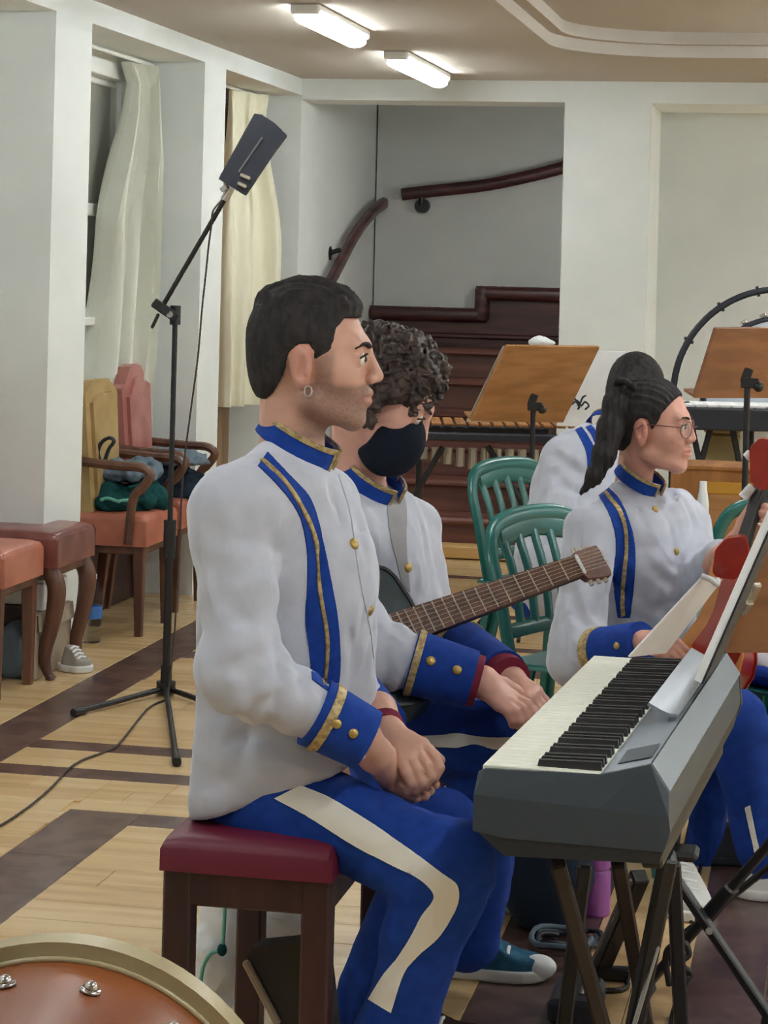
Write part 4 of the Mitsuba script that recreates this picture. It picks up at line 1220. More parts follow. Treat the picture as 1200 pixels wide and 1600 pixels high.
q = [on(a, b, 1, 8.75) for a, b in ((1130, 668), (1220, 668))]
add(k, None, cbox(A(q[0][0], 8.72, 0), A(q[1][0], 8.75, q[0][2]), .004), M_PAPER)
k = thing('khaki_case', 'khaki upright case behind the crossed keyboard legs', 'case')
q = [on(a, b, 1, 8.62) for a, b in ((1102, 676), (1156, 676))]
add(k, 'body', cbox(A(q[0][0], 8.6, 0), A(q[1][0], 8.70, q[0][2]), .01), M_KHAKI)
add(k, 'lid', cbox(A(q[0][0] - .004, 8.596, q[0][2]), A(q[1][0] + .004, 8.704, q[0][2] + .02), .006), M_KHAKI)
k = thing('wooden_cabinet', 'light brown wooden cabinet with a yellow drawer front behind the girl', 'cabinet')
CB = 7.62
q0, q1, q2 = on(1048, 730, 1, CB), on(1178, 730, 1, CB), on(1110, 755, 1, CB)
add(k, 'body', cbox(A(q0[0], CB, 0), A(q1[0] + .25, CB + .25, q0[2]), .006), M_OAK)
add(k, 'top', cbox(A(q0[0] - .01, CB - .01, q0[2] - .006), A(q1[0] + .26, CB + .26, q0[2] + .008), .004), M_OAK)
z2 = on(1110, 757, 1, CB)[2]
add(k, 'drawer_front', cbox(A(q2[0] - .03, CB - .015, z2 - .03), A(q1[0] + .2, CB + .002, z2 + .01), .004), M_YELLOW)
pn = on(1108, 766, 1, CB)
add(k, 'door_panel', prism(rounded(pn[0], q1[0] + .2, .02, pn[2], .018), .012, frame(A(0, CB + .002, 0), A(1, 0, 0), A(0, 0, 1), A(0, -1, 0))), M_DESK)
add(thing('slim_bottle', 'slim white bottle standing beside the wooden cabinet behind the girl', 'bottle'), None, lathe([(0, 0), (.018, 0), (.018, on(1100, 770, 1, 6.9)[2] - .03), (.011, on(1100, 758, 1, 6.9)[2] - .01), (.011, on(1100, 752, 1, 6.9)[2]), (0, on(1100, 752, 1, 6.9)[2])], 16, frame(A(on(1098, 790, 1, 6.9)[0], 6.9, 0), *np.eye(3))), M_PAPER, smooth=40)

# framed drum (a gong-like hoop with a drum inside)
k = thing('hanging_drum', 'round drum with a pale head hanging inside a dark tubular ring', 'drum')
dg = 8.9
gc = P(1218, 618, dg)
Rg = .169 * dg / 3600 * 1000 * 1.0
Rg = 166 / FOCAL * dg
a_ = np.linspace(-.12, np.pi * 1.12, 60)
fl_ = RT
ring = np.array([gc + RT * Rg * math.cos(t) + A(0, 0, Rg * math.sin(t)) for t in a_])
add(k, 'ring', tube(ring, .013, 10), M_BLACKP, smooth=40)
for t in (2.62, 2.18, 1.8, 1.2):
    e = RT * math.cos(t) + A(0, 0, math.sin(t))
    add(k, 'ring_clip', cyl(gc + e * (Rg - .02), gc + e * (Rg + .02), .006, 8), M_BLACK, smooth=40)
Ri = 122 / FOCAL * dg
gcf = frame(gc - FW * .06, RT, A(0, 0, 1), -FW)
add(k, 'drum_rim', tube(np.array([gc + RT * Ri * math.cos(t) + A(0, 0, Ri * math.sin(t)) - FW * .06 for t in np.linspace(0, 2 * np.pi, 60, endpoint=False)]), .011, 8, closed=True), M_BLACKP, smooth=40)
add(k, 'drum_shell', prism(Polygon(circ * (Ri - .004)), .14, gcf @ frame(A(0, 0, -.14), *np.eye(3))), M_BLACKP, smooth=30)
add(k, 'drum_head', prism(Polygon(circ * (Ri - .006)), .006, gcf), M_SKYHEAD)
for t in (2.55, 2.3, 2.05, 1.8):
    e = RT * math.cos(t) + A(0, 0, math.sin(t))
    add(k, 'tension_lug', join(ball(gc + e * (Ri + .012) - FW * .03, (.012, .012, .012), 2), cyl(gc + e * (Ri + .012) - FW * .06, gc + e * (Ri + .012) + FW * .06, .005, 8)), M_TUBE, smooth=True)
for t in (2.45, 1.2):
    e = RT * math.cos(t) + A(0, 0, math.sin(t))
    add(k, 'cord', cyl(gc + e * (Rg - .01), gc + e * (Ri + .01), .003, 6), M_PAPER, smooth=40)
for s in (-1, 1):
    q = gc + RT * s * Rg * .992 - A(0, 0, Rg * .12)
    add(k, 'post', cyl(q, A(q[0], q[1], .0), .014, 10), M_BLACKP, smooth=40)


# ================================================================ green plastic chairs
def monobloc(label, loc, rot):
    """a stacking plastic chair that faces rot (radians from +x)"""
    k = thing('plastic_chair', label, 'chair', 'green plastic chairs')
    c, s = math.cos(rot), math.sin(rot)
    m = frame(A(*loc, 0), A(c, s, 0), A(-s, c, 0), A(0, 0, 1))
    put = lambda part, q, **kw: add(k, part, place(q, m), M_GREEN, **kw)
    q = seat_pad(.44, .43, .018, -.012)
    q.apply_translation((0, 0, .43))
    put('seat', q, smooth=50)
    put('front_skirt', cbox(A(.19, -.2, .385), A(.21, .2, .432), .006))
    for sx in (-1, 1):
        for sy in (-1, 1):
            a, b = A(sx * .17, sy * .17, .43), A(sx * .235, sy * .225, 0)
            put('leg', join(taper(a, b, .062, .046, side=(0, 1, 0), ha=.014, hb=.012), taper(a + A(0, -sy * .0, 0), b, .014, .012, side=(0, 1, 0), ha=.062, hb=.046)))
    rail = spline([(-.19, -.2, .43), (-.215, -.215, .58), (-.245, -.212, .69), (-.262, -.16, .745), (-.27, 0, .76), (-.262, .16, .745), (-.245, .212, .69), (-.215, .215, .58), (-.19, .2, .43)], 8)
    put('back_frame', tube(rail, .021, 10, flat=.55, up=(1, 0, .2)), smooth=40)
    tr = spline([(-.258, -.16, .715), (-.266, 0, .735), (-.258, .16, .715)], 8)
    put('top_rail', tube(tr, .03, 10, flat=.35, up=(1, 0, .2)), smooth=40)
    lr = spline([(-.20, -.2, .50), (-.208, 0, .50), (-.20, .2, .50)], 6)
    put('lower_rail', tube(lr, .018, 8, flat=.5, up=(1, 0, .2)), smooth=40)
    for i in range(5):
        y = (i - 2) * .066
        a = spline([(-.206, y * 1.0, .50), (-.225, y * 1.05, .62), (-.262, y * 1.1, .725)], 6)
        put('back_slat', tube(a, .017, 8, flat=.4, up=(1, 0, .2)), smooth=40)
    return k


def gchair(label, px, py, d, rot):
    q = P(px, py, d)
    return monobloc(label, (q[0], q[1]), rot)


gchair('green plastic chair with slatted back that the girl with glasses sits on', 978, 900, 5.47, -.42)
gchair('green plastic chair farther back that the bending man sits on', 905, 800, 6.9, -.42)
gchair('empty green plastic chair showing its curved top beyond the girl', 1150, 820, 6.35, 2.2)
gchair('green plastic chair at the right picture edge under the folded uniform', 1240, 1050, 5.32, 2.6)
q = P(1188, 1010, 5.28)
k = thing('uniform_jacket', 'folded white and blue uniform jacket on the chair at the right edge', 'jacket')
M_WHITECLOTH0 = mat('white_uniform_plain', rgb(205, 207, 214), .85, spec=.15)
M_BLUECLOTH0 = mat('blue_uniform_plain', rgb(22, 50, 130), .8, spec=.15)
add(k, 'body', lump(A(q[0] + .05, q[1], .475), (.12, .13, .05), 91, .3, 12), M_WHITECLOTH0, smooth=True)
add(k, 'blue_panel', lump(A(q[0] + .05, q[1] - .04, .452), (.11, .12, .038), 93, .3, 12), M_BLUECLOTH0, smooth=True)
# ================================================================ people
M_JACKET = mat('white_uniform', two_tone(rgb(174, 178, 191), rgb(180, 183, 196), 30, 30, 30), 0.85, spec=0.15, sheen=0.2)
M_BLUE = mat('blue_uniform', two_tone(rgb(22, 52, 128), rgb(25, 57, 135), 60, 60, 60), 0.8, spec=0.15, sheen=0.2)
M_STRIPE = mat('stripe_white', rgb(218, 216, 208), 0.85, spec=0.15)
M_GOLD = mat('gold_braid', two_tone(rgb(170, 150, 106), rgb(138, 118, 80), 160, 160, 160, .35, .65), 0.5, metal=0.25)
M_BUTTON = mat('gold_button', rgb(178, 152, 92), 0.35, metal=0.7)
M_SKIN = vcol('skin', 0.5, spec=0.35)
hair_bump = lambda p, n, uv: mikit.fbm(p.x * 500, p.y * 500, p.z * 160, 2)
M_HAIR = mat('black_hair', two_tone(rgb(38, 34, 36), rgb(22, 20, 22), 120, 120, 30), 0.62, spec=0.3, bump=hair_bump, bump_scale=0.004)
M_HAIR2 = mat('brown_curls', two_tone(rgb(62, 48, 44), rgb(34, 26, 26), 50, 50, 50), 0.55, spec=0.4)
M_BURG = mat('burgundy_cuff', rgb(104, 20, 44), 0.8)
M_EYE = mat('eye_white', rgb(220, 214, 208), 0.3)
M_IRIS = mat('iris', rgb(40, 28, 24), 0.2)
M_MASK = mat('black_mask', rgb(18, 24, 36), 0.85, spec=0.15)
M_WIRE = mat('glasses_wire', rgb(120, 84, 76), 0.35, metal=0.6)


def axes(yaw, pitch=0.0, roll=0.0):
    """columns forward, left, up of someone who faces the picture's right; yaw > 0 turns towards the camera, pitch > 0 looks down (degrees)"""
    y, p, r = map(math.radians, (yaw, pitch, roll))
    f0 = math.cos(y) * RT - math.sin(y) * FW
    f = math.cos(p) * f0 - math.sin(p) * A(0, 0, 1)
    u = math.sin(p) * f0 + math.cos(p) * A(0, 0, 1)
    l = np.cross(u, f)
    l, u = math.cos(r) * l + math.sin(r) * u, -math.sin(r) * l + math.cos(r) * u
    return np.stack([f, l, u], 1)


def head_fn(o, R, s=1.0, soft=0.0, neck=None, rn=.056):
    """signed distance of a head at o (between the ears); neck: the point where the neck ends in the shoulders"""
    nk = (np.asarray(neck) - o) @ R / s if neck is not None else A(-.04, 0, -.2)

    def f(p):
        q = (p - o) @ R / s
        m = q.copy()
        m[..., 1] = np.abs(m[..., 1])                       # left and right alike
        d = ell(m, (-.010, 0, .026), (.092, .073, .086))
        d = smin(.03, d, ell(m, (.030, 0, -.028), (.058, .057 - soft * .003, .082)))
        d = smin(.025, d, cone(m, (.010, .050, -.070), (.072, .016, -.096), .020, .017))
        d = smin(.02, d, ball_(m, (.076, .004, -.099), .0155))
        d = smin(.025, d, ball_(m, (.050, .040, -.028), .024))
        d = smin(.018, d, cone(m, (.080, 0, .024), (.073, .034, .024), .0125 - soft * .003, .011))
        d = smin(.018, d, ball_(m, (.074, 0, -.060), .026))
        d = -smin(.016, -d, ball_(m, (.099, .033, .004), .015))           # eye sockets
        d = smin(.006, d, ball_(m, (.0755, .031, .002), .0145))           # lids
        d = smin(.014, d, cone(m, (.088, 0, .016), (.109 - soft * .006, 0, -.026), .0075, .0105))
        d = smin(.008, d, ball_(m, (.101 - soft * .004, .0115, -.031), .0085))
        d = smin(.007, d, cone(m, (.0985, 0, -.0545), (.091, .019, -.0575), .0062, .003))
        d = smin(.007, d, cone(m, (.0965, 0, -.0685), (.090, .017, -.066), .0068, .003))
        d = -smin(.004, -d, cone(m, (.1055, 0, -.0618), (.094, .021, -.0612), .0022, .0018))
        d = smin(.02, d, cone(q, (-.028, 0, -.045), nk, rn * .97, rn))
        # ears
        e = m - A(-.008, .075, -.018)
        c_, s_ = math.cos(.5), math.sin(.5)
        e = np.stack([e[..., 0] * c_ + e[..., 1] * s_, -e[..., 0] * s_ + e[..., 1] * c_, e[..., 2]], -1)
        er = ell(e, (0, 0, .002), (.020, .0075, .032))
        er = smin(.006, er, ell(e, (.004, 0, -.024), (.010, .006, .012)))
        er = -smin(.003, -er, ell(e, (.003, .0095, .003), (.0125, .0095, .021)))
        er = smin(.003, er, cone(e, (-.004, .0025, .016), (-.006, .0035, -.006), .0026))
        er = smin(.005, er, cone(e, (.013, .004, -.006), (.014, .003, .002), .0035))
        d = smin(.008, d, er)
        return d * s
    return f


def ball_(p, c, r):
    return ln(p - np.asarray(c, float)) - r


def skin_colours(v, o, R, s, tone, stubble=0.0, lips=(.62, .36, .34), lip_amt=.6):
    """skin, lips, stubble and reddish ears by their place on the head"""
    q = (v - o) @ R / s
    c = np.tile(np.asarray(tone, float), (len(v), 1))
    n = meshkit.fbm(v * 60, 3, 2)[:, None]
    c *= .92 + .16 * n
    a = np.abs(q[:, 1])
    w = np.exp(-((q[:, 2] + .062) / .0095) ** 2) * np.exp(-(a / .021) ** 4) * (q[:, 0] > .085)
    c = c * (1 - lip_amt * w[:, None]) + lip_amt * w[:, None] * np.asarray(lips) * np.asarray(tone) * 1.6
    ear = ((a > .070) & (np.abs(q[:, 0]) < .03) & (q[:, 2] > -.06) & (q[:, 2] < .03)).astype(float)[:, None]
    c = c * (1 - ear * A(0, .14, .12))
    if stubble:
        g = ramp(.015, -.0, q[:, 2] + .05 + .35 * np.maximum(.03 - q[:, 0], 0) * 0) * ramp(-.03, .01, q[:, 0]) * ramp(-.15, -.125, q[:, 2])
        mo = np.exp(-((q[:, 2] + .046) / .006) ** 2) * (q[:, 0] > .08) * np.exp(-(a / .024) ** 4)
        sb = ramp(.005, .018, q[:, 0]) * ramp(.05, .036, q[:, 0]) * ramp(-.06, -.04, q[:, 2]) * ramp(.02, .0, q[:, 2]) * (a > .04)
        g = np.clip(g * (1 - .7 * w) + mo * .8 + sb * .8, 0, 1) * (.65 + .5 * meshkit.noise(v * 700, 9))
        c = c * (1 - stubble * g[:, None]) + stubble * g[:, None] * np.asarray(rgb(66, 52, 50))
    return np.clip(c, 0, 1)


def unite(meshes):
    """several overlapping closed meshes as one continuous skin"""
    try:
        ms = []
        for q in meshes:
            q = trimesh.Trimesh(q.vertices, q.faces, process=True)
            m = manifold3d.Manifold(manifold3d.Mesh(np.asarray(q.vertices, np.float32), np.asarray(q.faces, np.uint32)))
            if m.is_empty():
                raise ValueError('not closed')
            ms.append(m)
        r = ms[0]
        for m in ms[1:]:
            r = r + m
        g = r.to_mesh()
        return trimesh.Trimesh(g.vert_properties[:, :3], g.tri_verts, process=False)
    except Exception:
        return join(*meshes)


def hand_fn(wrist, knuckles, fingers, thumb, s=1.0, arm=None):
    """a hand: palm between the wrist and four knuckles, each finger a chain of its own, and a thumb"""
    w = np.asarray(wrist)
    kn = [np.asarray(k) for k in knuckles]

    def f(p):
        d = smin(.014, *[cone(p, w + (k - w) * .12, k, .0165 * s, .0115 * s) for k in kn])
        for k, ch in zip(kn, fingers):
            pts = [k, *ch]
            rr = np.linspace(.0098, .0072, len(pts)) * s
            d = smin(.0035, d, smin(.003, *[cone(p, pts[i], pts[i + 1], rr[i], rr[i + 1]) for i in range(len(pts) - 1)]))
        tp = [w + (np.asarray(thumb[0]) - w) * .25, *thumb]
        rr = np.linspace(.0155, .0085, len(tp)) * s
        d = smin(.008, d, smin(.003, *[cone(p, tp[i], tp[i + 1], rr[i], rr[i + 1]) for i in range(len(tp) - 1)]))
        if arm is not None:
            d = smin(.02, d, cone(p, arm, w, .034 * s, .0235 * s))
        return d
    pts = [w, *kn, *[q for ch in fingers for q in ch], *thumb] + ([arm] if arm is not None else [])
    return f, bounds(pts, .05)


def cloth_noise(p, amp, seed, f=(13, 13, 5)):
    n = meshkit.fbm(p * A(*f), 3, seed)
    r = 1 - np.abs(2 * meshkit.noise(p * A(f[0] * .7, f[1] * .7, f[2] * .9) + 31, seed + 3) - 1)
    r2 = 1 - np.abs(2 * meshkit.noise(p * A(f[0] * 1.5, f[1] * 1.5, f[2] * 1.3) + 57, seed + 6) - 1)
    return amp * (1.3 * (n - .5) * 2 + 1.2 * (r**4 - .25) + .5 * (r2**4 - .25))


def elbow_folds(p, e, axis, amp, wl=.034, width=.07, seed=0):
    """creases across the sleeve around the elbow e"""
    q = (p - e) @ unit(axis)
    w = np.exp(-(ln(p - e) / width) ** 2)
    return amp * w * np.sin(2 * np.pi * q / wl + 5 * meshkit.noise(p * 16, seed))


def rough(d, p, *a):
    """adds cloth_noise near the surface only, where it matters"""
    m = np.abs(d) < .045
    d = d.copy()
    d[m] += cloth_noise(p[m], *a)
    return d


def creases(f, lines, d0):
    """presses folds into a garment along lines that are given by their points in the photograph: (points, depth, width)"""
    trees = []
    for pts, a, w in lines:
        c = spline([(*q, 0) for q in pts], 10)[:, :2]
        p = trace(f, c, d0)
        e = np.minimum(np.arange(len(p)), np.arange(len(p))[::-1]) / max(1, len(p) * .3)
        trees.append((cKDTree(p), a * np.clip(e, .15, 1), w, *bounds(p, 3.2 * w)))

    def g(p):
        d = f(p)
        for t, a, w, lo, hi in trees:
            if (p.max(0) < lo).any() or (p.min(0) > hi).any():
                continue
            m = ((p > lo) & (p < hi)).all(-1)
            if m.any():
                r, i = t.query(p[m])
                d[m] = d[m] + a[i] * (np.exp(-(r / w) ** 2) - .2 * np.exp(-((r - 2 * w) / w) ** 2))
        return d
    return g


def neck_cut(d, p, c, axis, r=.115):
    """opens a jacket above the plane where its collar is sewn on"""
    q = p - c
    h = q @ axis
    rad = ln(q - h[..., None] * axis)
    return np.where(rad < r, smax(.008, d, np.maximum(h - .004, rad - r)), d)


def collar(parent, c, f, axis, r0, r1, h, gap=.16, trim=True, squash=1.05):
    """a standing collar around the neck, open in front, with a braid on its upper edge"""
    ax = unit(axis)
    f = unit(f - ax * (f @ ax))
    l = np.cross(ax, f)
    t = np.linspace(gap, 2 * np.pi - gap, 60)

    def ringpts(r, z):
        return c + r * np.cos(t)[:, None] * f + squash * r * np.sin(t)[:, None] * l + z * ax

    def wall(z0, z1, ra, rb, th):
        zz = np.linspace(0, 1, 4)
        p = np.stack([ringpts(ra + (rb - ra) * q, z0 + (z1 - z0) * q) for q in zz], 1)
        n = np.stack([np.cos(t)[:, None] * f + np.sin(t)[:, None] * l] * 4, 1)
        return sheet(p, n, th, .003)
    add(parent, 'collar', wall(0, h, r0, r1, .0), M_BLUE, smooth=60, label='blue standing collar')
    if trim:
        add(parent, 'collar_braid', join(wall(h * .78, h * 1.0, r0 + (r1 - r0) * .78, r1, .002), *[tube([c + r0 * np.cos(tt_) * f + squash * r0 * np.sin(tt_) * l, c + r1 * np.cos(tt_) * f + squash * r1 * np.sin(tt_) * l + h * ax], .0034, 6) for tt_ in (t[0], t[-1])]), M_GOLD, smooth=60, label='gold braid on the collar edge')


def button(parent, f, px, d0, r=.0085, n0=None):
    p = trace(f, [px], d0)[0]
    n = grad(f, p[None], 4e-3)[0]
    add(parent, 'button', lathe([(0, 0), (r, 0), (r, .0025), (r * .8, .0048), (0, .0058)], 18, fromto(p - n * .0005, p + n)), M_BUTTON, smooth=50)


def cuff(parent, a, b, ra, rb, t0, t1, band=None, end=None, off=.004):
    a, b = np.asarray(a), np.asarray(b)
    at = lambda t: a + (b - a) * t
    rr = lambda t: ra + (rb - ra) * t + off
    ts = np.linspace(t0, t1, 7)
    add(parent, 'cuff', tube([at(t) for t in ts], [rr(t) for t in ts], 28), M_BLUE, smooth=50, label='blue cuff')
    if band:
        ts = np.linspace(*band, 4)
        add(parent, 'cuff_braid', tube([at(t) for t in ts], [rr(t) + .002 for t in ts], 28), M_GOLD, smooth=50, label='gold braid around the cuff')
    if end:
        ts = np.linspace(t1 - .01, end, 4)
        add(parent, 'shirt_cuff', tube([at(t) for t in ts], [rr(t) * .9 for t in ts], 24), M_BURG, smooth=50, label='burgundy inner cuff')


def face_parts(k, o, R, s, hair, brows=1.0):
    w = lambda x, y, z: o + R @ (A(x, y, z) * s)
    for sg in (-1, 1):
        e = w(.0785, sg * .031, .0015)
        add(k, 'eye', ball(e, .0128 * s, 3), M_EYE, smooth=True)
        g = R @ unit(A(1, sg * .12, -.03))
        add(k, 'iris', ball(e + g * .0095 * s, .0058 * s, 2), M_IRIS, smooth=True)
        add(k, 'eyelid', tube(spline([w(.083, sg * .018, .006), w(.0925, sg * .026, .0095), w(.0915, sg * .036, .009), w(.083, sg * .044, .003)], 6), .0017 * s, 6), hair, smooth=True)
        add(k, 'eyebrow', tube(spline([w(.0945, sg * .012, .0215), w(.0915, sg * .026, .0255), w(.0835, sg * .038, .0245), w(.074, sg * .047, .018)], 6), np.interp(np.linspace(0, 1, 19), [0, .3, 1], [.0034, .0036, .0015]) * s * brows, 6, flat=.8), hair, smooth=True)


SKIN1 = rgb(190, 147, 130)
# ---------------------------------------------------------------- the man on the bench
k = thing('person', 'man in white and blue band uniform sitting on the burgundy bench, hands clasped', 'person')
HD = 3.76
ho, hR = P(487, 556, HD), axes(4, 2, 0)
nb_ = P(455, 735, 3.77)
hf_ = head_fn(ho, hR, 1.0, neck=nb_, rn=.0545)
hl = lambda x, y, z: ho + hR @ A(x, y, z)
head = nets(hf_, ho - A(.16, .16, .24), ho + A(.17, .17, .15), .0021)
TR = axes(24)                        # torso axes
ft, lt, ut = TR.T
sh_n, sh_f = P(362, 800, 3.61), P(500, 790, 3.94)
el_n, wr_n = P(378, 1052, 3.53), P(566, 1152, 3.55)
el_f, wr_f = P(515, 1050, 4.03), P(594, 1132, 3.80)
chest, waist = P(440, 912, 3.785), P(426, 1110, 3.81)


NC, NA = P(459, 702, 3.775), unit(A(0, 0, 1) * .88 + axes(10)[:, 0] * .46)


def jacket(p):
    lean = np.stack([ft, lt, ut], 1)
    d = ell(p, chest, (.158, .178, .212), lean)
    d = smin(.08, d, ell(p, waist, (.165, .178, .20), lean))
    d = smin(.06, d, cone(p, P(402, 792, 3.66), P(488, 798, 3.92), .066, .064))
    d = smin(.05, d, cone(p, P(444, 752, 3.74), P(466, 757, 3.82), .058, .058))
    d = smin(.05, d, cone(p, P(432, 748, 3.71), sh_n + ft * .01, .050, .064))
    d = smin(.03, d, ell(p, P(420, 1215, 3.80), (.160, .188, .12), lean))
    d = smin(.04, d, cone(p, P(372, 1222, 3.71), P(478, 1208, 3.685), .098, .094))
    d = rough(d, p, .009, 5, (12, 12, 5))
    fa, un = unit(wr_n - el_n), unit(el_n - sh_n)
    s = smin(.05, cone(p, sh_n, el_n, .071, .057), cone(p, el_n, el_n + .94 * (wr_n - el_n), .057, .042))
    s = s + cloth_noise(p, .0065, 8, (12, 12, 8)) * ramp(.42, .62, ln(p - wr_n) / .20 * .5 + .2) + elbow_folds(p, el_n + fa * .05, fa - un * .5, .006, .045, .10, 4) + elbow_folds(p, sh_n + un * .1 + ft * .05, un, .003, .05, .07, 6)
    s2 = smin(.04, cone(p, sh_f, el_f, .07, .055), cone(p, el_f, wr_f, .055, .04))
    d = smin(.022, d, s, s2)
    d = neck_cut(d, p, NC, NA)
    # open at the neck, cut along the hem
    hemn = unit(np.cross(P(520, 1196, 3.8) - P(296, 1277, 3.8), -FW))
    hemn = hemn if hemn[2] < 0 else -hemn
    cut = (p - P(300, 1276, 3.7)) @ hemn
    arm_zone = s > .0
    return np.where(arm_zone, smax(.012, d, cut), d)


allp = [P(280, 690, 3.45), P(640, 700, 4.1), P(280, 1290, 3.45), P(640, 1290, 4.1)]
jacket0 = jacket
jacket = creases(jacket0, [
    ([(334, 1037), (360, 1046), (392, 1040), (431, 1007)], .008, .014), ([(346, 1076), (372, 1079), (410, 1062), (446, 1034)], .008, .014), ([(428, 1002), (450, 1028), (472, 1056)], .008, .009),
    ([(366, 1098), (410, 1100), (452, 1076), (474, 1058)], .006, .013), ([(384, 784), (381, 820), (378, 866)], .006, .012), ([(345, 800), (338, 850), (342, 920)], .006, .014), ([(420, 800), (428, 850), (436, 920)], .006, .012),
    ([(296, 860), (312, 930), (330, 1000)], .006, .014), ([(310, 1105), (350, 1118), (398, 1124)], .008, .013), ([(330, 1160), (390, 1150), (450, 1166)], .007, .014), ([(300, 1180), (330, 1215), (380, 1240)], .007, .016),
    ([(440, 1170), (470, 1185), (505, 1192)], .005, .010), ([(512, 752), (526, 792), (540, 835)], .005, .010), ([(546, 786), (562, 830), (572, 880)], .005, .010), ([(540, 960), (548, 1010), (560, 1060)], .005, .010), ([(588, 960), (576, 1020), (560, 1085)], .006, .010), ([(352, 930), (372, 960), (420, 975)], .006, .012)], 3.3)
jm = nets(jacket, *bounds(allp, .03), .0065)
add(k, 'jacket', jm, M_JACKET, smooth=True, label='white uniform jacket')
# blue panel with gold line from the shoulder down the front
bl = [(403, 728), (435, 760), (465, 801), (478, 850), (480, 910), (477, 966), (483, 1015), (488, 1062)]
br = [(418, 707), (450, 741), (484, 779), (502, 835), (516, 902), (527, 966), (531, 1034), (526, 1092)]
gl_ = [(409, 719), (442, 751), (472, 797), (493, 850), (499, 921), (510, 996), (506, 1071)]
add(k + '__jacket', 'shoulder_stripe', strip(jacket, bl, br, 3.3, .0022, 60, 9, .006), M_BLUE, smooth=60, label='blue stripe from the shoulder down the front')
add(k + '__jacket', 'stripe_braid', strip(jacket, [(x - 3, y + 1) for x, y in gl_], [(x + 3, y - 1) for x, y in gl_], 3.3, .004, 60, 4, .004), M_GOLD, smooth=60, label='gold line on the blue stripe')
for px in ((553, 850), (578, 954)):
    button(k + '__jacket', jacket, px, 3.3, .0092)
add(k + '__jacket', 'placket', strip(jacket, [(528, 742), (546, 800), (556, 870), (566, 930), (578, 985), (584, 1030)], [(530, 742), (548, 800), (558, 870), (568, 930), (580, 985), (586, 1030)], 3.3, .0012, 40, 3, .004), M_JACKET, smooth=60)
collar(k + '__jacket', NC, axes(10)[:, 0], NA, .0715, .0675, .037, .22)
cuff(k + '__jacket', el_n, wr_n, .0575, .043, .60, 1.04, (.66, .73), off=.006)
cq = lambda p: cone(p, el_n, wr_n, .0635, .049)
for px in ((526, 1131), (552, 1146)):
    button(k + '__jacket', cq, px, 3.3, .0075)
add(k + '__jacket', 'button', lathe([(0, 0), (.007, 0), (.006, .004), (0, .005)], 14, fromto(P(538, 1181, 3.53), P(538, 1181, 3.5))), M_BUTTON, smooth=50)
cuff(k + '__jacket', el_f, wr_f, .055, .041, .45, 1.02, None)
# trousers
hip_n, kn_n, an_n = P(405, 1245, 3.70), P(706, 1354, 3.54), P(592, 1668, 3.60)
hip_f, kn_f, an_f = P(462, 1230, 3.96), P(690, 1296, 3.94), P(560, 1590, 4.0)


def trousers(p):
    d = smin(.05, ell(p, P(428, 1242, 3.81), (.135, .165, .075), TR), cone(p, hip_n, kn_n, .083, .069))
    d = smin(.05, d, cone(p, hip_f, kn_f, .083, .066))
    d = smin(.03, d, cone(p, kn_n, an_n, .068, .060))
    d = smin(.03, d, cone(p, kn_f, an_f, .066, .058))
    d = rough(d, p, .006, 15, (9, 9, 9)) + elbow_folds(p, kn_n - RT * .05 - A(0, 0, .03), kn_n - hip_n, .004, .04, .07, 2)
    return smax(.008, d, np.where(p @ RT < (b1 @ RT + .0), .447 - p[..., 2], -1))


add(k, 'trousers', nets(trousers, *bounds([P(280, 1180, 3.5), P(800, 1200, 4.1), an_n - A(0, 0, .06), P(800, 1640, 3.45), an_f], .05), .007), M_BLUE, smooth=True, label='blue uniform trousers')
sl = [(429, 1248), (483, 1277), (554, 1321), (617, 1354), (652, 1371), (676, 1392), (676, 1408), (657, 1434), (637, 1472), (617, 1502), (598, 1526), (577, 1562)]
sr = [(470, 1228), (517, 1248), (577, 1284), (642, 1328), (692, 1365), (714, 1382), (716, 1407), (703, 1435), (682, 1467), (652, 1494), (630, 1524), (611, 1582)]
add(k + '__trousers', 'trouser_stripe', strip(trousers, sl, sr, 3.2, .0025, 80, 7, .006), M_STRIPE, smooth=60, label='white side stripe of the trousers')
# hands clasped between the thighs
wl_, wr_ = P(604, 1142, 3.745), P(584, 1172, 3.60)
lf, lb = hand_fn(P(606, 1144, 3.735), [P(660, 1163, 3.675), P(651, 1175, 3.66), P(640, 1185, 3.65), P(627, 1192, 3.645)],
                 [[P(679, 1181, 3.655), P(687, 1200, 3.645), P(679, 1217, 3.64)], [P(667, 1196, 3.64), P(675, 1214, 3.63), P(664, 1229, 3.63)], [P(652, 1207, 3.63), P(660, 1223, 3.62), P(651, 1236, 3.625)], [P(636, 1211, 3.625), P(643, 1225, 3.62), P(637, 1236, 3.625)]],
                 [P(640, 1158, 3.70), P(668, 1172, 3.715), P(688, 1188, 3.715)], 1.0, P(590, 1112, 3.80))
rf, rb = hand_fn(P(584, 1176, 3.60), [P(622, 1204, 3.70), P(618, 1212, 3.685), P(613, 1219, 3.67), P(608, 1225, 3.655)],
                 [[P(650, 1216, 3.70), P(668, 1224, 3.69), P(680, 1226, 3.675)], [P(646, 1226, 3.685), P(662, 1233, 3.67), P(672, 1236, 3.655)], [P(640, 1235, 3.67), P(655, 1242, 3.655), P(664, 1244, 3.645)], [P(630, 1240, 3.655), P(642, 1246, 3.645), P(650, 1247, 3.64)]],
                 [P(610, 1180, 3.67), P(634, 1190, 3.70), P(650, 1198, 3.72)], 1.1, P(556, 1146, 3.555))
hm = [nets(lf, *lb, .0024), nets(rf, *rb, .0024)]


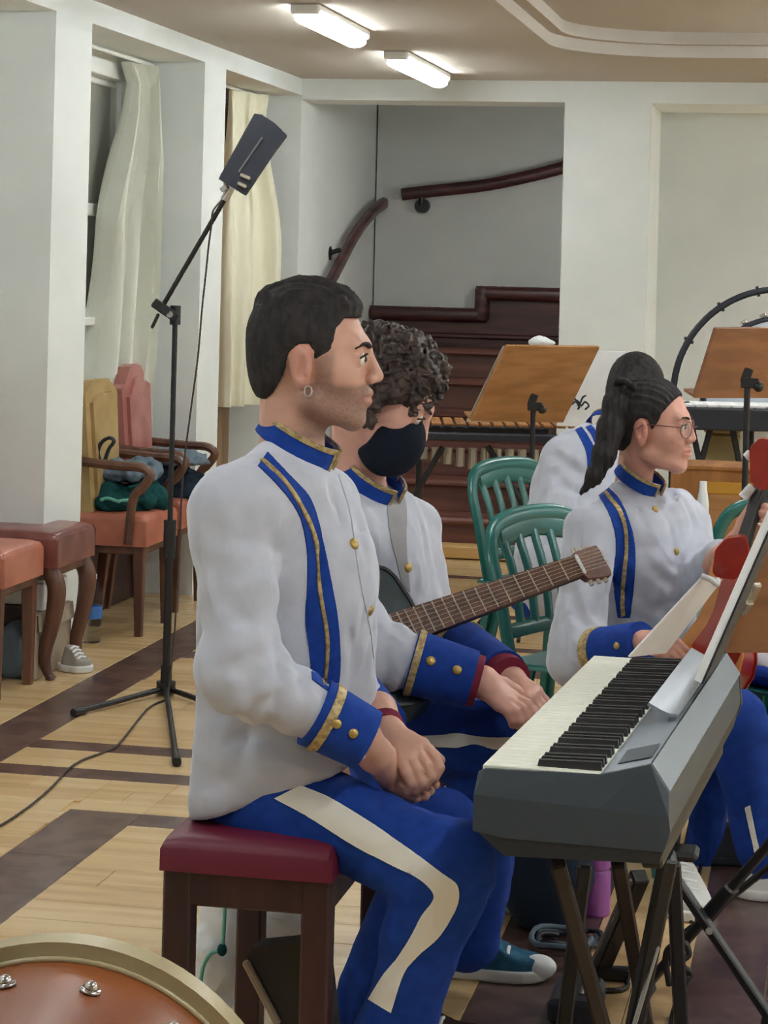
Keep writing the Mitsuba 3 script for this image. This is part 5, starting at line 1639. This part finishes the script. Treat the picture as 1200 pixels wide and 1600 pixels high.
def under(p):
    d = smin(.05, ell(p, chest, (.11, .13, .16), TR), ell(p, waist, (.11, .14, .16), TR), ell(p, P(430, 1225, 3.8), (.12, .15, .07), TR))
    d = smin(.03, d, cone(p, P(455, 705, 3.77), P(450, 800, 3.77), .052, .055))
    for a, b, c in ((sh_n, el_n, P(560, 1149, 3.553)), (sh_f, el_f, P(594, 1118, 3.79))):
        d = smin(.03, d, cone(p, a, b, .05, .04), cone(p, b, c, .038, .026))
    for a, b, c in ((hip_n, kn_n, an_n), (hip_f, kn_f, an_f)):
        d = smin(.03, d, cone(p, a, b, .065, .052), cone(p, b, c, .05, .036))
    return d


bm_ = nets(under, *bounds(allp + [an_n - A(0, 0, .05), an_f, kn_n, kn_f], .05), .013)
body = unite([head, bm_, *hm])
add(k, 'body', body, M_SKIN, smooth=True, color=skin_colours(np.asarray(body.vertices), ho, hR, 1.0, SKIN1, .62))
face_parts(k + '__body', ho, hR, 1.0, M_HAIR, 1.5)


def hairline(x):
    return np.interp(x, [-.13, -.066, -.052, -.036, -.028, -.012, .004, .012, .014, .030, .034, .040, .046, .055, .12], [-.072, -.074, -.060, -.032, .006, .020, .022, .012, -.030, -.032, -.012, .022, .052, .066, .068])


def man_hair(p):
    q = (p - ho) @ hR
    sk = smin(.03, ell(q, (-.012, 0, .030), (.098, .0765, .090)), ell(q, (-.045, 0, -.03), (.056, .060, .062)))
    topv = ramp(.060, .105, q[..., 2])
    sk = sk - .010 * topv * (.6 + .8 * meshkit.noise(q * A(60, 60, 60), 3)) - .006 * ramp(.03, .08, q[..., 0]) * topv
    sk = sk + .0015 * np.sin(q[..., 1] * 420 + 6 * meshkit.noise(q * 40, 5)) * topv
    lim = (hairline(q[..., 0] + .004 * meshkit.noise(p * 160, 7)) - q[..., 2]) * .8
    ear = -(ell(np.stack([q[..., 0] + .010, np.abs(q[..., 1]) - .080, q[..., 2] + .016], -1), (0, 0, 0), (.024, .024, .036)))
    return smax(.004, smax(.003, sk, lim), ear)


add(k, 'hair', nets(man_hair, ho - A(.15, .15, .12), ho + A(.15, .15, .16), .0026), M_HAIR, smooth=True, label='short black hair, longer on top')
e_ = hl(.006, -.083, -.053)
th = np.linspace(0, 2 * np.pi, 20, endpoint=False)
add(k, 'earring', tube(np.array([e_ + hR @ A(.006 * math.cos(t), -.001, .008 * math.sin(t)) for t in th]), .0015, 6, closed=True), M_CHROME, smooth=True, label='small silver hoop earring')
wv = unit(wl_ - P(590, 1112, 3.80))
s1 = unit(np.cross(wv, A(0, 0, 1)))
s2 = np.cross(wv, s1)
for i in range(3):
    c = P(600, 1135, 3.755) + wv * (.007 * i - .004)
    add(k, 'bracelet', tube(np.array([c + .029 * (math.cos(t) * s1 + math.sin(t) * s2) for t in th]), .0035, 6, closed=True), M_BURG, smooth=True, label='burgundy cord bracelet')
for j, an in enumerate((an_n, an_f)):
    hl_ = A(an[0], an[1], 0) - RT * .05
    shoe(k, hl_, hl_ + axes(10)[:, 0] * .28, M_DARKSHOE, M_BLACKP, .09)
# ---------------------------------------------------------------- the guitarist behind him
k = thing('person', 'curly-haired guitarist in black face mask and band uniform, looking down, beyond the seated man', 'person')
GD = 4.38
ho, hR = P(602, 611, 4.33), axes(8, 37, 0)
gN, gA = P(573, 757, 4.38), unit(A(0, 0, 1) * .82 + axes(25)[:, 0] * .57)
hf_ = head_fn(ho, hR, 1.0, neck=P(560, 800, 4.40), rn=.053)
head = nets(hf_, ho - A(.17, .17, .26), ho + A(.17, .17, .16), .003)
TR = axes(32)
ft, lt, ut = TR.T
chest, waist = P(566, 925, 4.42), P(552, 1080, 4.46)
sh_n, sh_f = P(500, 845, 4.22), P(636, 825, 4.58)
el_n, wr_n = P(560, 1010, 4.10), P(738, 1062, 4.09)
el_f, wr_f = P(664, 975, 4.52), P(786, 1056, 4.20)


def jacket2(p):
    d = ell(p, chest, (.130, .165, .23), TR)
    d = smin(.08, d, ell(p, waist, (.135, .165, .17), TR))
    d = smin(.06, d, cone(p, P(530, 835, 4.28), P(612, 825, 4.54), .068, .068))
    d = smin(.05, d, cone(p, P(556, 790, 4.38), P(575, 792, 4.44), .06, .058))
    d = rough(d, p, .011, 25, (12, 12, 5))
    fa = unit(wr_n - el_n)
    s = smin(.05, cone(p, sh_n, el_n, .072, .058), cone(p, el_n, el_n + .86 * (wr_n - el_n), .058, .047)) + cloth_noise(p, .007, 28, (11, 11, 8)) + elbow_folds(p, el_n + fa * .06, fa, .006, .04, .08, 3)
    fb_ = unit(wr_f - el_f)
    s2 = smin(.05, cone(p, sh_f, el_f, .070, .056), cone(p, el_f, el_f + .84 * (wr_f - el_f), .055, .045)) + cloth_noise(p, .005, 29, (11, 11, 8)) + elbow_folds(p, el_f, fb_, .006, .04, .08, 5)
    d = smin(.022, d, s, s2)
    return neck_cut(d, p, gN, gA)


allp = [P(440, 740, 4.05), P(830, 760, 4.7), P(440, 1150, 4.05), P(830, 1150, 4.7)]
jacket2 = creases(jacket2, [([(655, 800), (662, 840), (668, 890)], .007, .011), ([(676, 880), (672, 920), (655, 945)], .007, .010), ([(650, 925), (668, 938), (690, 935)], .006, .009),
    ([(560, 800), (576, 850), (590, 890)], .006, .011), ([(650, 985), (680, 990), (712, 1000)], .006, .009), ([(606, 965), (622, 985), (640, 1000)], .006, .009), ([(646, 860), (652, 900), (650, 940)], .005, .009)], 3.9)
add(k, 'jacket', nets(jacket2, *bounds(allp, .03), .007), M_JACKET, smooth=True, label='white uniform jacket')
collar(k + '__jacket', gN, axes(25)[:, 0], gA, .070, .066, .036, .30)
add(k + '__jacket', 'lining', strip(jacket2, [(606, 770), (605, 800), (610, 840), (620, 880), (628, 915)], [(622, 745), (634, 790), (634, 840), (636, 880), (640, 925)], 4.0, .002, 40, 6, .006), mat('grey_lining', rgb(142, 142, 146), .85), smooth=60, label='grey inner placket')
for px in ((637, 887),):
    button(k + '__jacket', jacket2, px, 4.0, .0095)
cuff(k + '__jacket', el_n, wr_n, .058, .046, .46, 1.0, (.47, .53), 1.06, off=.006)
cq2 = lambda p: cone(p, el_n, wr_n, .064, .052)
for px in ((673, 1033), (714, 1047)):
    button(k + '__jacket', cq2, px, 3.8, .0085)
cuff(k + '__jacket', el_f, wr_f, .055, .043, .42, 1.0, (.44, .52), 1.07, off=.005)
hip_n, kn_n, an_n = P(560, 1150, 4.34), P(772, 1158, 4.20), P(730, 1462, 4.29)
hip_f, kn_f, an_f = P(590, 1130, 4.62), P(812, 1150, 4.62), P(750, 1400, 4.88)


def trousers2(p):
    d = smin(.05, ell(p, P(555, 1150, 4.46), (.14, .165, .08), TR), cone(p, hip_n, kn_n, .088, .074))
    d = smin(.05, d, cone(p, hip_f, kn_f, .085, .070))
    d = smin(.03, d, cone(p, kn_n, an_n, .072, .066))
    d = smin(.03, d, cone(p, kn_f, an_f, .068, .058))
    return rough(d, p, .006, 35, (9, 9, 9)) + elbow_folds(p, kn_n - A(0, 0, .06), A(0, 0, 1), .005, .045, .10, 2)


add(k, 'trousers', nets(trousers2, *bounds([P(480, 1080, 4.2), P(900, 1080, 4.75), an_n, P(480, 1420, 4.1), an_f], .08), .008), M_BLUE, smooth=True, label='blue uniform trousers')
add(k + '__trousers', 'trouser_stripe', strip(trousers2, [(640, 1150), (690, 1149), (715, 1146), (740, 1150), (770, 1153), (798, 1152)], [(655, 1168), (690, 1167), (716, 1168), (742, 1163), (768, 1170), (790, 1172)], 3.9, .003, 50, 5, .006), M_STRIPE, smooth=60, label='white side stripe of the trousers')
nf, nb2 = hand_fn(P(752, 1064, 4.085), [P(800, 1088, 4.07), P(794, 1094, 4.055), P(787, 1098, 4.045), P(779, 1100, 4.04)],
                  [[P(822, 1100, 4.055), P(834, 1114, 4.05), P(838, 1128, 4.06)], [P(814, 1108, 4.04), P(824, 1122, 4.04), P(826, 1134, 4.05)], [P(804, 1112, 4.03), P(812, 1126, 4.03), P(813, 1136, 4.04)], [P(794, 1112, 4.03), P(800, 1124, 4.03), P(801, 1132, 4.04)]],
                  [P(786, 1070, 4.10), P(806, 1080, 4.11), P(818, 1090, 4.11)], 1.08, P(720, 1056, 4.09))
ff, fb2 = hand_fn(P(796, 1062, 4.19), [P(838, 1080, 4.14), P(834, 1087, 4.125), P(828, 1093, 4.11), P(821, 1098, 4.10)],
                  [[P(852, 1096, 4.13), P(856, 1112, 4.13), P(852, 1124, 4.13)], [P(848, 1104, 4.11), P(850, 1120, 4.11), P(845, 1131, 4.11)], [P(841, 1110, 4.10), P(842, 1125, 4.10), P(837, 1136, 4.10)], [P(832, 1112, 4.09), P(833, 1126, 4.09), P(829, 1134, 4.09)]],
                  [P(816, 1080, 4.19), P(834, 1096, 4.19), P(842, 1108, 4.18)], 1.05, P(770, 1046, 4.25))


def under2(p):
    d = smin(.05, ell(p, chest, (.10, .13, .19), TR), ell(p, waist, (.10, .13, .14), TR), ell(p, P(555, 1145, 4.46), (.11, .13, .06), TR))
    d = smin(.03, d, cone(p, P(566, 765, 4.39), P(562, 850, 4.41), .05, .055))
    for a, b, c in ((sh_n, el_n, P(728, 1059, 4.09)), (sh_f, el_f, P(776, 1050, 4.23))):
        d = smin(.03, d, cone(p, a, b, .046, .038), cone(p, b, c, .036, .026))
    for a, b, c in ((hip_n, kn_n, A(an_n[0], an_n[1], .12)), (hip_f, kn_f, A(an_f[0], an_f[1], .12))):
        d = smin(.03, d, cone(p, a, b, .065, .052), cone(p, b, c, .05, .034))
    return d


body = unite([head, nets(under2, *bounds(allp + [A(an_n[0], an_n[1], 0), A(an_f[0], an_f[1], 0), kn_n, kn_f], .06), .014), nets(nf, *nb2, .0026), nets(ff, *fb2, .0026)])
add(k, 'body', body, M_SKIN, smooth=True, color=skin_colours(np.asarray(body.vertices), ho, hR, 1.0, rgb(200, 152, 138)))
face_parts(k + '__body', ho, hR, 1.0, M_HAIR2)
rs = np.random.RandomState(12)
cd_ = []
while len(cd_) < 280:
    v = unit(rs.randn(3))
    x, y, z = v * A(.092, .079, .085) * (1 + .05 * rs.randn())
    if z < -.075 or (x > .045 and z < -.022) or (x > .02 and x <= .045 and z < -.02) or (x > -.03 and x <= .02 and z < -.05):
        continue
    cd_.append((x - .008, y, z + .028, .010 + .007 * rs.rand()))
for sg in (-1, 1):
    for i in range(26):
        cd_.append((-.035 + .06 * rs.rand(), sg * (.080 + .010 * rs.rand()), -.058 + .085 * rs.rand(), .012 + .006 * rs.rand()))
cd_ = np.array(cd_)
ctree = cKDTree(cd_[:, :3])


def curls(p):
    q = (p - ho) @ hR
    base = ell(q, (-.012, 0, .028), (.095, .077, .087))
    base = smax(.01, base, np.interp(q[..., 0], [-.12, -.03, -.01, .02, .05, .12], [-.075, -.06, -.045, -.02, -.008, -.008]) - q[..., 2])
    dist, i = ctree.query(q.reshape(-1, 3), k=3)
    dd_ = (dist - cd_[i, 3]).reshape(q.shape[:-1] + (3,))
    d = smin(.008, base, dd_[..., 0], dd_[..., 1], dd_[..., 2])
    return d + .004 * np.sin(q[..., 0] * 300 + 7 * meshkit.noise(q * 70, 1)) * np.sin(q[..., 2] * 280 + 7 * meshkit.noise(q * 70, 2))


add(k, 'hair', nets(curls, ho - .16, ho + .16, .003), M_HAIR2, smooth=True, label='dark brown curly hair')


def mask(p):
    q = (p - ho) @ hR
    d = smin(.03, ell(q, (.056, 0, -.058), (.072, .066, .068)), ell(q, (.075, 0, -.085), (.045, .055, .045)))
    return smax(.006, d, -(q[..., 0] - .022 - .25 * np.abs(q[..., 1])))


add(k, 'face_mask', nets(mask, ho - .16, ho + .16, .0035), M_MASK, smooth=True, label='black cloth face mask')
toe = on(856, 1531, 2, 0)
dv_ = unit(toe - on(690, 1521, 2, 0))
shoe(k, toe - dv_ * .255, toe, M_SNEAKER, M_WHITESHOE, .085, .095)
shoe(k, A(an_f[0], an_f[1], 0) - dv_ * .08, A(an_f[0], an_f[1], 0) + dv_ * .19, M_SNEAKER, M_WHITESHOE, .085, .095)
c = P(548, 1200, 4.48)
k = thing('stool', 'plain dark stool under the guitarist, hidden behind the man and his bench', 'stool')
q = seat_pad(.34, .34, .05, .01)
q.apply_translation((c[0], c[1], c[2] - .02))
add(k, 'seat', q, M_STOOLWOOD, smooth=50)
for sx in (-1, 1):
    for sy in (-1, 1):
        add(k, 'leg', taper((c[0] + sx * .13, c[1] + sy * .13, c[2] - .04), (c[0] + sx * .15, c[1] + sy * .15, 0), .035, .028), M_STOOLWOOD)

# ---------------------------------------------------------------- the girl with the ponytail
k = thing('person', 'girl with glasses and long black ponytail in white and blue band uniform', 'person')
sG = .95
ho, hR = P(1019, 662, 5.45), axes(20, 3, 0)
gN, gA = P(996, 755, 5.47), unit(A(0, 0, 1) * .86 + axes(30)[:, 0] * .5)
hf_ = head_fn(ho, hR, sG, soft=1.0, neck=P(984, 790, 5.50), rn=.047)
head = nets(hf_, ho - A(.16, .16, .25), ho + A(.16, .16, .15), .003)
TR = axes(42)
ft, lt, ut = TR.T
chest, waist = P(998, 895, 5.48), P(985, 1040, 5.52)
sh_n, sh_f = P(922, 832, 5.36), P(1072, 818, 5.60)
el_n, wr_n = P(900, 1030, 5.24), P(1000, 1006, 5.08)
el_f, wr_f = P(1092, 905, 5.40), P(1150, 845, 5.16)


def jacket3(p):
    d = ell(p, chest, (.130, .150, .22), TR)
    d = smin(.08, d, ell(p, waist, (.135, .155, .17), TR))
    d = smin(.05, d, cone(p, P(945, 815, 5.40), P(1050, 808, 5.56), .062, .062))
    d = smin(.05, d, cone(p, P(988, 782, 5.47), P(1002, 784, 5.51), .052, .050))
    d = rough(d, p, .011, 45, (13, 13, 6))
    fa = unit(wr_n - el_n)
    s = smin(.05, cone(p, sh_n, el_n, .064, .058), cone(p, el_n, el_n + .84 * (wr_n - el_n), .058, .046)) + cloth_noise(p, .005, 48, (12, 12, 8)) + elbow_folds(p, el_n + A(0, 0, .03), fa, .006, .035, .08, 3)
    s2 = smin(.05, cone(p, sh_f, el_f, .062, .052), cone(p, el_f, wr_f + (el_f - wr_f) * .45, .052, .045)) + cloth_noise(p, .005, 49, (12, 12, 8))
    return neck_cut(smin(.022, d, s, s2), p, gN, gA, .10)


allp = [P(850, 740, 5.05), P(1190, 740, 5.75), P(850, 1130, 5.05), P(1190, 1130, 5.75)]
jacket3 = creases(jacket3, [([(905, 830), (912, 880), (925, 930)], .007, .012), ([(885, 900), (900, 950), (915, 985)], .006, .011), ([(895, 960), (915, 975), (935, 985)], .007, .010), ([(880, 1005), (905, 1020), (930, 1015)], .007, .010), ([(985, 770), (1000, 800), (1012, 840)], .006, .010),
    ([(1000, 860), (1030, 900), (1070, 925)], .006, .012), ([(1038, 870), (1050, 885), (1062, 890)], .006, .007), ([(1085, 850), (1078, 880), (1082, 905)], .008, .010), ([(1000, 940), (1030, 950), (1060, 940)], .006, .011), ([(1060, 770), (1078, 800), (1088, 830)], .005, .010)], 4.9)
add(k, 'jacket', nets(jacket3, *bounds(allp, .03), .007), M_JACKET, smooth=True, label='white uniform jacket')
collar(k + '__jacket', gN, axes(30)[:, 0], gA, .0625, .058, .034, .30)
bl = [(936, 775), (950, 800), (960, 830), (962, 860), (958, 900), (962, 940), (966, 965)]
br = [(952, 763), (966, 778), (980, 806), (990, 840), (993, 880), (989, 930), (984, 965)]
gl_ = [(946, 769), (958, 786), (968, 800), (977, 830), (978, 870), (973, 930), (974, 962)]
add(k + '__jacket', 'shoulder_stripe', strip(jacket3, bl, br, 5.0, .0025, 50, 8, .006), M_BLUE, smooth=60, label='blue stripe from the shoulder down the front')
add(k + '__jacket', 'stripe_braid', strip(jacket3, [(x - 3, y + 1) for x, y in gl_], [(x + 3, y - 1) for x, y in gl_], 5.0, .0045, 50, 4, .004), M_GOLD, smooth=60, label='gold line on the blue stripe')
for px in ((1023, 796), (1056, 862)):
    button(k + '__jacket', jacket3, px, 5.0, .0085)
cuff(k + '__jacket', el_n, wr_n, .058, .044, .36, 1.04, (.34, .46), off=.005)
button(k + '__jacket', lambda p: cone(p, el_n, wr_n, .063, .049), (964, 1009), 4.8, .008)
hip_n, kn_n, an_n = P(985, 1110, 5.38), P(1150, 1132, 5.02), P(1194, 1345, 5.02)
hip_f, kn_f, an_f = P(1010, 1100, 5.6), P(1128, 1132, 5.25), P(1096, 1345, 5.30)


def trousers3(p):
    d = smin(.05, ell(p, P(980, 1100, 5.52), (.14, .165, .08), TR), cone(p, hip_n, kn_n, .080, .070))
    d = smin(.05, d, cone(p, hip_f, kn_f, .078, .066))
    d = smin(.03, d, cone(p, kn_n, an_n, .070, .052))
    d = smin(.02, d, cone(p, kn_f, an_f, .062, .040))
    return rough(d, p, .006, 55, (9, 9, 9))


add(k, 'trousers', nets(trousers3, *bounds([P(880, 1030, 5.3), P(1240, 1030, 5.7), an_n, P(1240, 1330, 4.9), an_f], .08), .008), M_BLUE, smooth=True, label='blue uniform trousers')
add(k + '__trousers', 'trouser_stripe', strip(trousers3, [(1164, 1262), (1170, 1290), (1176, 1318), (1180, 1338)], [(1172, 1258), (1178, 1288), (1184, 1316), (1190, 1336)], 4.7, .003, 24, 4, .006), M_STRIPE, smooth=60, label='white side stripe of the trousers')
hn, hb_n = hand_fn(P(1004, 1004, 5.07), [P(1040, 1000, 4.99), P(1040, 1008, 4.985), P(1038, 1015, 4.985), P(1034, 1021, 4.985)],
                   [[P(1060, 1004, 4.97), P(1072, 1014, 4.96)], [P(1058, 1014, 4.965), P(1068, 1026, 4.96)], [P(1052, 1022, 4.965), P(1060, 1034, 4.96)], [P(1044, 1028, 4.97), P(1050, 1038, 4.97)]],
                   [P(1024, 992, 5.05), P(1044, 992, 5.03), P(1056, 998, 5.02)], 1.0, P(980, 1010, 5.12))
hf2, hb_f = hand_fn(P(1150, 852, 5.12), [P(1168, 806, 5.05), P(1176, 812, 5.03), P(1180, 822, 5.02), P(1180, 832, 5.02)],
                    [[P(1182, 794, 5.02), P(1196, 792, 5.00), P(1204, 800, 4.99)], [P(1190, 802, 5.00), P(1203, 804, 4.985), P(1208, 814, 4.985)], [P(1193, 816, 4.995), P(1205, 820, 4.985), P(1208, 830, 4.99)], [P(1192, 830, 5.00), P(1202, 836, 4.99), P(1204, 844, 4.99)]],
                    [P(1160, 816, 5.10), P(1172, 796, 5.10), P(1182, 784, 5.09)], 1.05, P(1120, 880, 5.27))


def under3(p):
    d = smin(.05, ell(p, chest, (.10, .12, .18), TR), ell(p, waist, (.10, .12, .14), TR), ell(p, P(980, 1095, 5.52), (.11, .13, .06), TR))
    d = smin(.03, d, cone(p, P(990, 765, 5.48), P(992, 840, 5.49), .045, .05))
    for a, b, c in ((sh_n, el_n, P(988, 1009, 5.10)), (sh_f, el_f, P(1135, 865, 5.19))):
        d = smin(.03, d, cone(p, a, b, .042, .036), cone(p, b, c, .034, .024))
    for a, b, c in ((hip_n, kn_n, A(an_n[0], an_n[1], .12)), (hip_f, kn_f, A(an_f[0], an_f[1], .12))):
        d = smin(.03, d, cone(p, a, b, .06, .05), cone(p, b, c, .045, .032))
    return d


body = unite([head, nets(under3, *bounds(allp + [A(an_n[0], an_n[1], 0), A(an_f[0], an_f[1], 0), kn_n, kn_f], .06), .014), nets(hn, *hb_n, .003), nets(hf2, *hb_f, .003)])
add(k, 'body', body, M_SKIN, smooth=True, color=skin_colours(np.asarray(body.vertices), ho, hR, sG, rgb(196, 146, 130), 0, (.66, .30, .30), .7))
face_parts(k + '__body', ho, hR, sG, M_HAIR, .8)
pt = [P(982, 602, 5.45), P(962, 632, 5.42), P(953, 675, 5.40), P(944, 712, 5.38), P(928, 745, 5.37), P(909, 770, 5.37)]
pr = [.020, .028, .029, .026, .018, .006]


def girl_hair(p):
    q = (p - ho) @ hR / sG
    sk = smin(.03, ell(q, (-.014, 0, .030), (.098, .079, .090)), ell(q, (-.050, 0, -.03), (.056, .060, .060)))
    st_ = .0018 * np.sin(420 * q[..., 1] + 160 * q[..., 2] + 6 * meshkit.noise(q * A(18, 60, 18), 3))
    sk = sk + st_
    x = q[..., 0]
    lim = np.interp(x, [-.13, -.06, -.04, -.028, -.012, .006, .014, .026, .036, .05, .064, .09], [-.07, -.072, -.05, .004, .016, .014, -.012, -.004, .030, .052, .074, .092]) - q[..., 2]
    d = smax(.004, sk, lim * .8)
    ear = -(ell(np.stack([q[..., 0] + .009, np.abs(q[..., 1]) - .082, q[..., 2] + .016], -1), (0, 0, 0), (.022, .022, .034)))
    d = smax(.004, d, ear) * sG
    t = chain(p, pt, pr, .02) + .0014 * np.sin((p @ RT) * 420 + 6 * meshkit.noise(p * A(24, 24, 6), 5)) + .004 * (meshkit.fbm(p * A(30, 30, 8), 3, 6) - .5)
    return smin(.01, d, t)


add(k, 'hair', nets(girl_hair, *bounds([ho - .14, ho + .14, *pt], .05), .0032), M_HAIR, smooth=True, label='black hair tied in a high long ponytail')
c = P(980, 603, 5.43)
ax_ = unit(pt[1] - pt[0])
s1 = unit(np.cross(ax_, FW))
s2 = np.cross(ax_, s1)
t_ = np.linspace(0, 2 * np.pi, 40, endpoint=False)
add(k + '__hair', 'hair_tie', tube(np.array([c + ax_ * .006 + (.024 + .003 * math.sin(7 * t)) * (math.cos(t) * s1 + math.sin(t) * s2) for t in t_]), .009, 8, closed=True), M_HAIR, smooth=True, label='black scrunchie')
w = lambda x, y, z: ho + hR @ (A(x, y, z) * sG)
for sg in (-1, 1):
    g = [w(.104 - .012 * (abs(sg * .034 + .022 * math.cos(t)) - .01) / .03, sg * .034 + .023 * math.cos(t), -.004 + .0205 * math.sin(t)) for t in t_]
    add(k, 'glasses_rim', tube(np.array(g), .0013, 6, closed=True), M_WIRE, smooth=True, label='thin metal glasses rim')
    add(k, 'glasses_lens', trimesh.Trimesh(np.vstack([g, [np.mean(g, 0)]]), [(i, (i + 1) % 40, 40) for i in range(40)], process=False), 'mat_lens', smooth=True)
    add(k, 'glasses_temple', tube(spline([w(.090, sg * .058, .002), w(.05, sg * .071, .003), w(.0, sg * .081, .002), w(-.02, sg * .082, -.012)], 6), .0014, 6), M_WIRE, smooth=True)
add(k, 'glasses_bridge', tube(spline([w(.108, -.011, .002), w(.114, 0, .005), w(.108, .011, .002)], 6), .0012, 6), M_WIRE, smooth=True)
scene['mat_lens'] = {'type': 'thindielectric'}
e_ = hl(0, 0, 0)
for a, b in ((P(1168, 1395, 5.02), None),):
    q = on(1172, 1400, 2, 0)
    shoe(k, A(an_n[0], an_n[1], 0) - .06 * RT, A(an_n[0], an_n[1], 0) + RT * .18 - FW * .06, M_WHITESHOE, M_WHITESHOE, .085)
q = on(1088, 1443, 2, 0)
k2 = thing('white_shoe', 'white shoe with rounded toe on the boards behind the crossed stand', 'shoe')
shoe(k2, q + FW * .24 - RT * .02, q - RT * .01, M_WHITESHOE, M_WHITESHOE, .085, .1)
shoe(k, A(an_f[0], an_f[1], 0) - .05 * RT, A(an_f[0], an_f[1], 0) + RT * .2, M_BLACKP, M_BLACKP, .085)

# ---------------------------------------------------------------- the man bending forward behind her
k = thing('person', 'short-haired man in white uniform bending forward, seen from behind the ponytailed girl', 'person')
ho, hR = P(992, 618, 6.58), axes(-62, 38, 0)
hf_ = head_fn(ho, hR, 1.0, neck=P(952, 690, 6.42), rn=.056)
head = nets(hf_, ho - A(.18, .2, .22), ho + A(.18, .2, .16), .0045)
TR = axes(-58, 34)
chest, waist = P(918, 770, 6.36), P(885, 880, 6.22)
sh_n, sh_f = P(884, 722, 6.36), P(990, 742, 6.55)
el_n, wr_n = P(862, 850, 6.30), P(960, 900, 6.55)
gN, gA = P(948, 676, 6.44), unit(TR[:, 2] * .8 + TR[:, 0] * .35)


def jacket4(p):
    d = ell(p, chest, (.125, .165, .22), TR)
    d = smin(.08, d, ell(p, waist, (.14, .165, .18), TR))
    d = smin(.05, d, cone(p, P(895, 715, 6.38), P(975, 735, 6.52), .066, .066))
    d = smin(.05, d, cone(p, P(938, 706, 6.42), P(950, 706, 6.46), .056, .056))
    d = rough(d, p, .012, 65, (12, 12, 6))
    s = smin(.05, cone(p, sh_n, el_n, .072, .06), cone(p, el_n, wr_n, .06, .046)) + cloth_noise(p, .006, 68, (11, 11, 8)) + elbow_folds(p, el_n + A(0, 0, .05), A(.3, 0, 1), .007, .045, .1, 3)
    s2 = cone(p, sh_f, P(1010, 860, 6.6), .068, .055)
    return neck_cut(smin(.022, d, s, s2), p, gN, gA, .10)


allp = [P(810, 660, 6.0), P(1060, 660, 6.8), P(810, 980, 6.0), P(1060, 960, 6.8)]
jacket4 = creases(jacket4, [([(850, 705), (880, 720), (915, 745)], .009, .013), ([(860, 740), (890, 765), (930, 775)], .009, .013), ([(845, 780), (870, 800), (910, 800)], .008, .013), ([(900, 690), (890, 720), (870, 760)], .007, .012)], 5.9)
add(k, 'jacket', nets(jacket4, *bounds(allp, .03), .009), M_JACKET, smooth=True, label='white uniform jacket')
collar(k + '__jacket', gN, TR[:, 0], gA, .064, .060, .034, .2)
add(k + '__jacket', 'shoulder_stripe', strip(jacket4, [(899, 672), (908, 688), (916, 708), (919, 738)], [(909, 668), (920, 684), (930, 706), (932, 736)], 6.0, .003, 24, 4, .006), M_BLUE, smooth=60, label='blue stripe over the shoulder')
add(k + '__jacket', 'shoulder_stripe', strip(jacket4, [(915, 668), (924, 680), (931, 696)], [(924, 664), (932, 676), (938, 690)], 6.0, .003, 20, 4, .006), M_BLUE, smooth=60, label='blue stripe over the shoulder')
hip_n, kn_n = P(880, 930, 6.2), P(985, 950, 6.55)


def trousers4(p):
    d = smin(.05, ell(p, P(890, 930, 6.24), (.16, .175, .09), axes(-58)), cone(p, hip_n, kn_n, .085, .07))
    d = smin(.05, d, cone(p, P(920, 930, 6.36), P(1030, 950, 6.65), .085, .07))
    d = smin(.03, d, cone(p, kn_n, A(kn_n[0], kn_n[1], .08), .07, .055), cone(p, P(1030, 950, 6.65), P(1030, 950, 6.65) * A(1, 1, 0) + A(0, 0, .08), .07, .055))
    return rough(d, p, .006, 75, (9, 9, 9))


add(k, 'trousers', nets(trousers4, *bounds([P(830, 880, 6.0), P(1090, 900, 6.8), A(kn_n[0], kn_n[1], 0.05)], .09), .011), M_BLUE, smooth=True, label='blue uniform trousers')


def under4(p):
    d = smin(.05, ell(p, chest, (.09, .12, .18), TR), ell(p, waist, (.1, .12, .14), TR), ell(p, P(890, 930, 6.24), (.12, .13, .06), axes(-58)))
    d = smin(.03, d, cone(p, P(948, 690, 6.44), chest, .05, .055))
    d = smin(.03, d, cone(p, sh_n, el_n, .044, .038), cone(p, el_n, P(985, 908, 6.62), .036, .026), cone(p, sh_f, P(1010, 860, 6.6), .044, .036))
    d = smin(.03, d, cone(p, hip_n, kn_n, .06, .05), cone(p, kn_n, A(kn_n[0], kn_n[1], .06), .05, .034))
    return d


body = unite([head, nets(under4, *bounds(allp + [A(kn_n[0], kn_n[1], 0)], .08), .016)])
add(k, 'body', body, M_SKIN, smooth=True, color=skin_colours(np.asarray(body.vertices), ho, hR, 1.0, rgb(178, 120, 104)))
face_parts(k + '__body', ho, hR, 1.0, M_HAIR)


def hair4(p):
    q = (p - ho) @ hR
    sk = smin(.03, ell(q, (-.012, 0, .030), (.100, .079, .092)), ell(q, (-.045, 0, -.03), (.058, .062, .062)))
    lim = (hairline(q[..., 0]) - q[..., 2]) * .8
    ear = -(ell(np.stack([q[..., 0] + .010, np.abs(q[..., 1]) - .080, q[..., 2] + .016], -1), (0, 0, 0), (.024, .024, .036)))
    return smax(.004, smax(.003, sk + .002 * (meshkit.noise(q * 220, 4) - .5), lim), ear)


add(k, 'hair', nets(hair4, ho - .17, ho + .17, .004), M_HAIR, smooth=True, label='short black hair')
for q in (kn_n, P(1030, 950, 6.65)):
    shoe(k, A(q[0], q[1], 0) - axes(-58)[:, 0] * .08, A(q[0], q[1], 0) + axes(-58)[:, 0] * .2, M_BLACKP, M_BLACKP, .085)
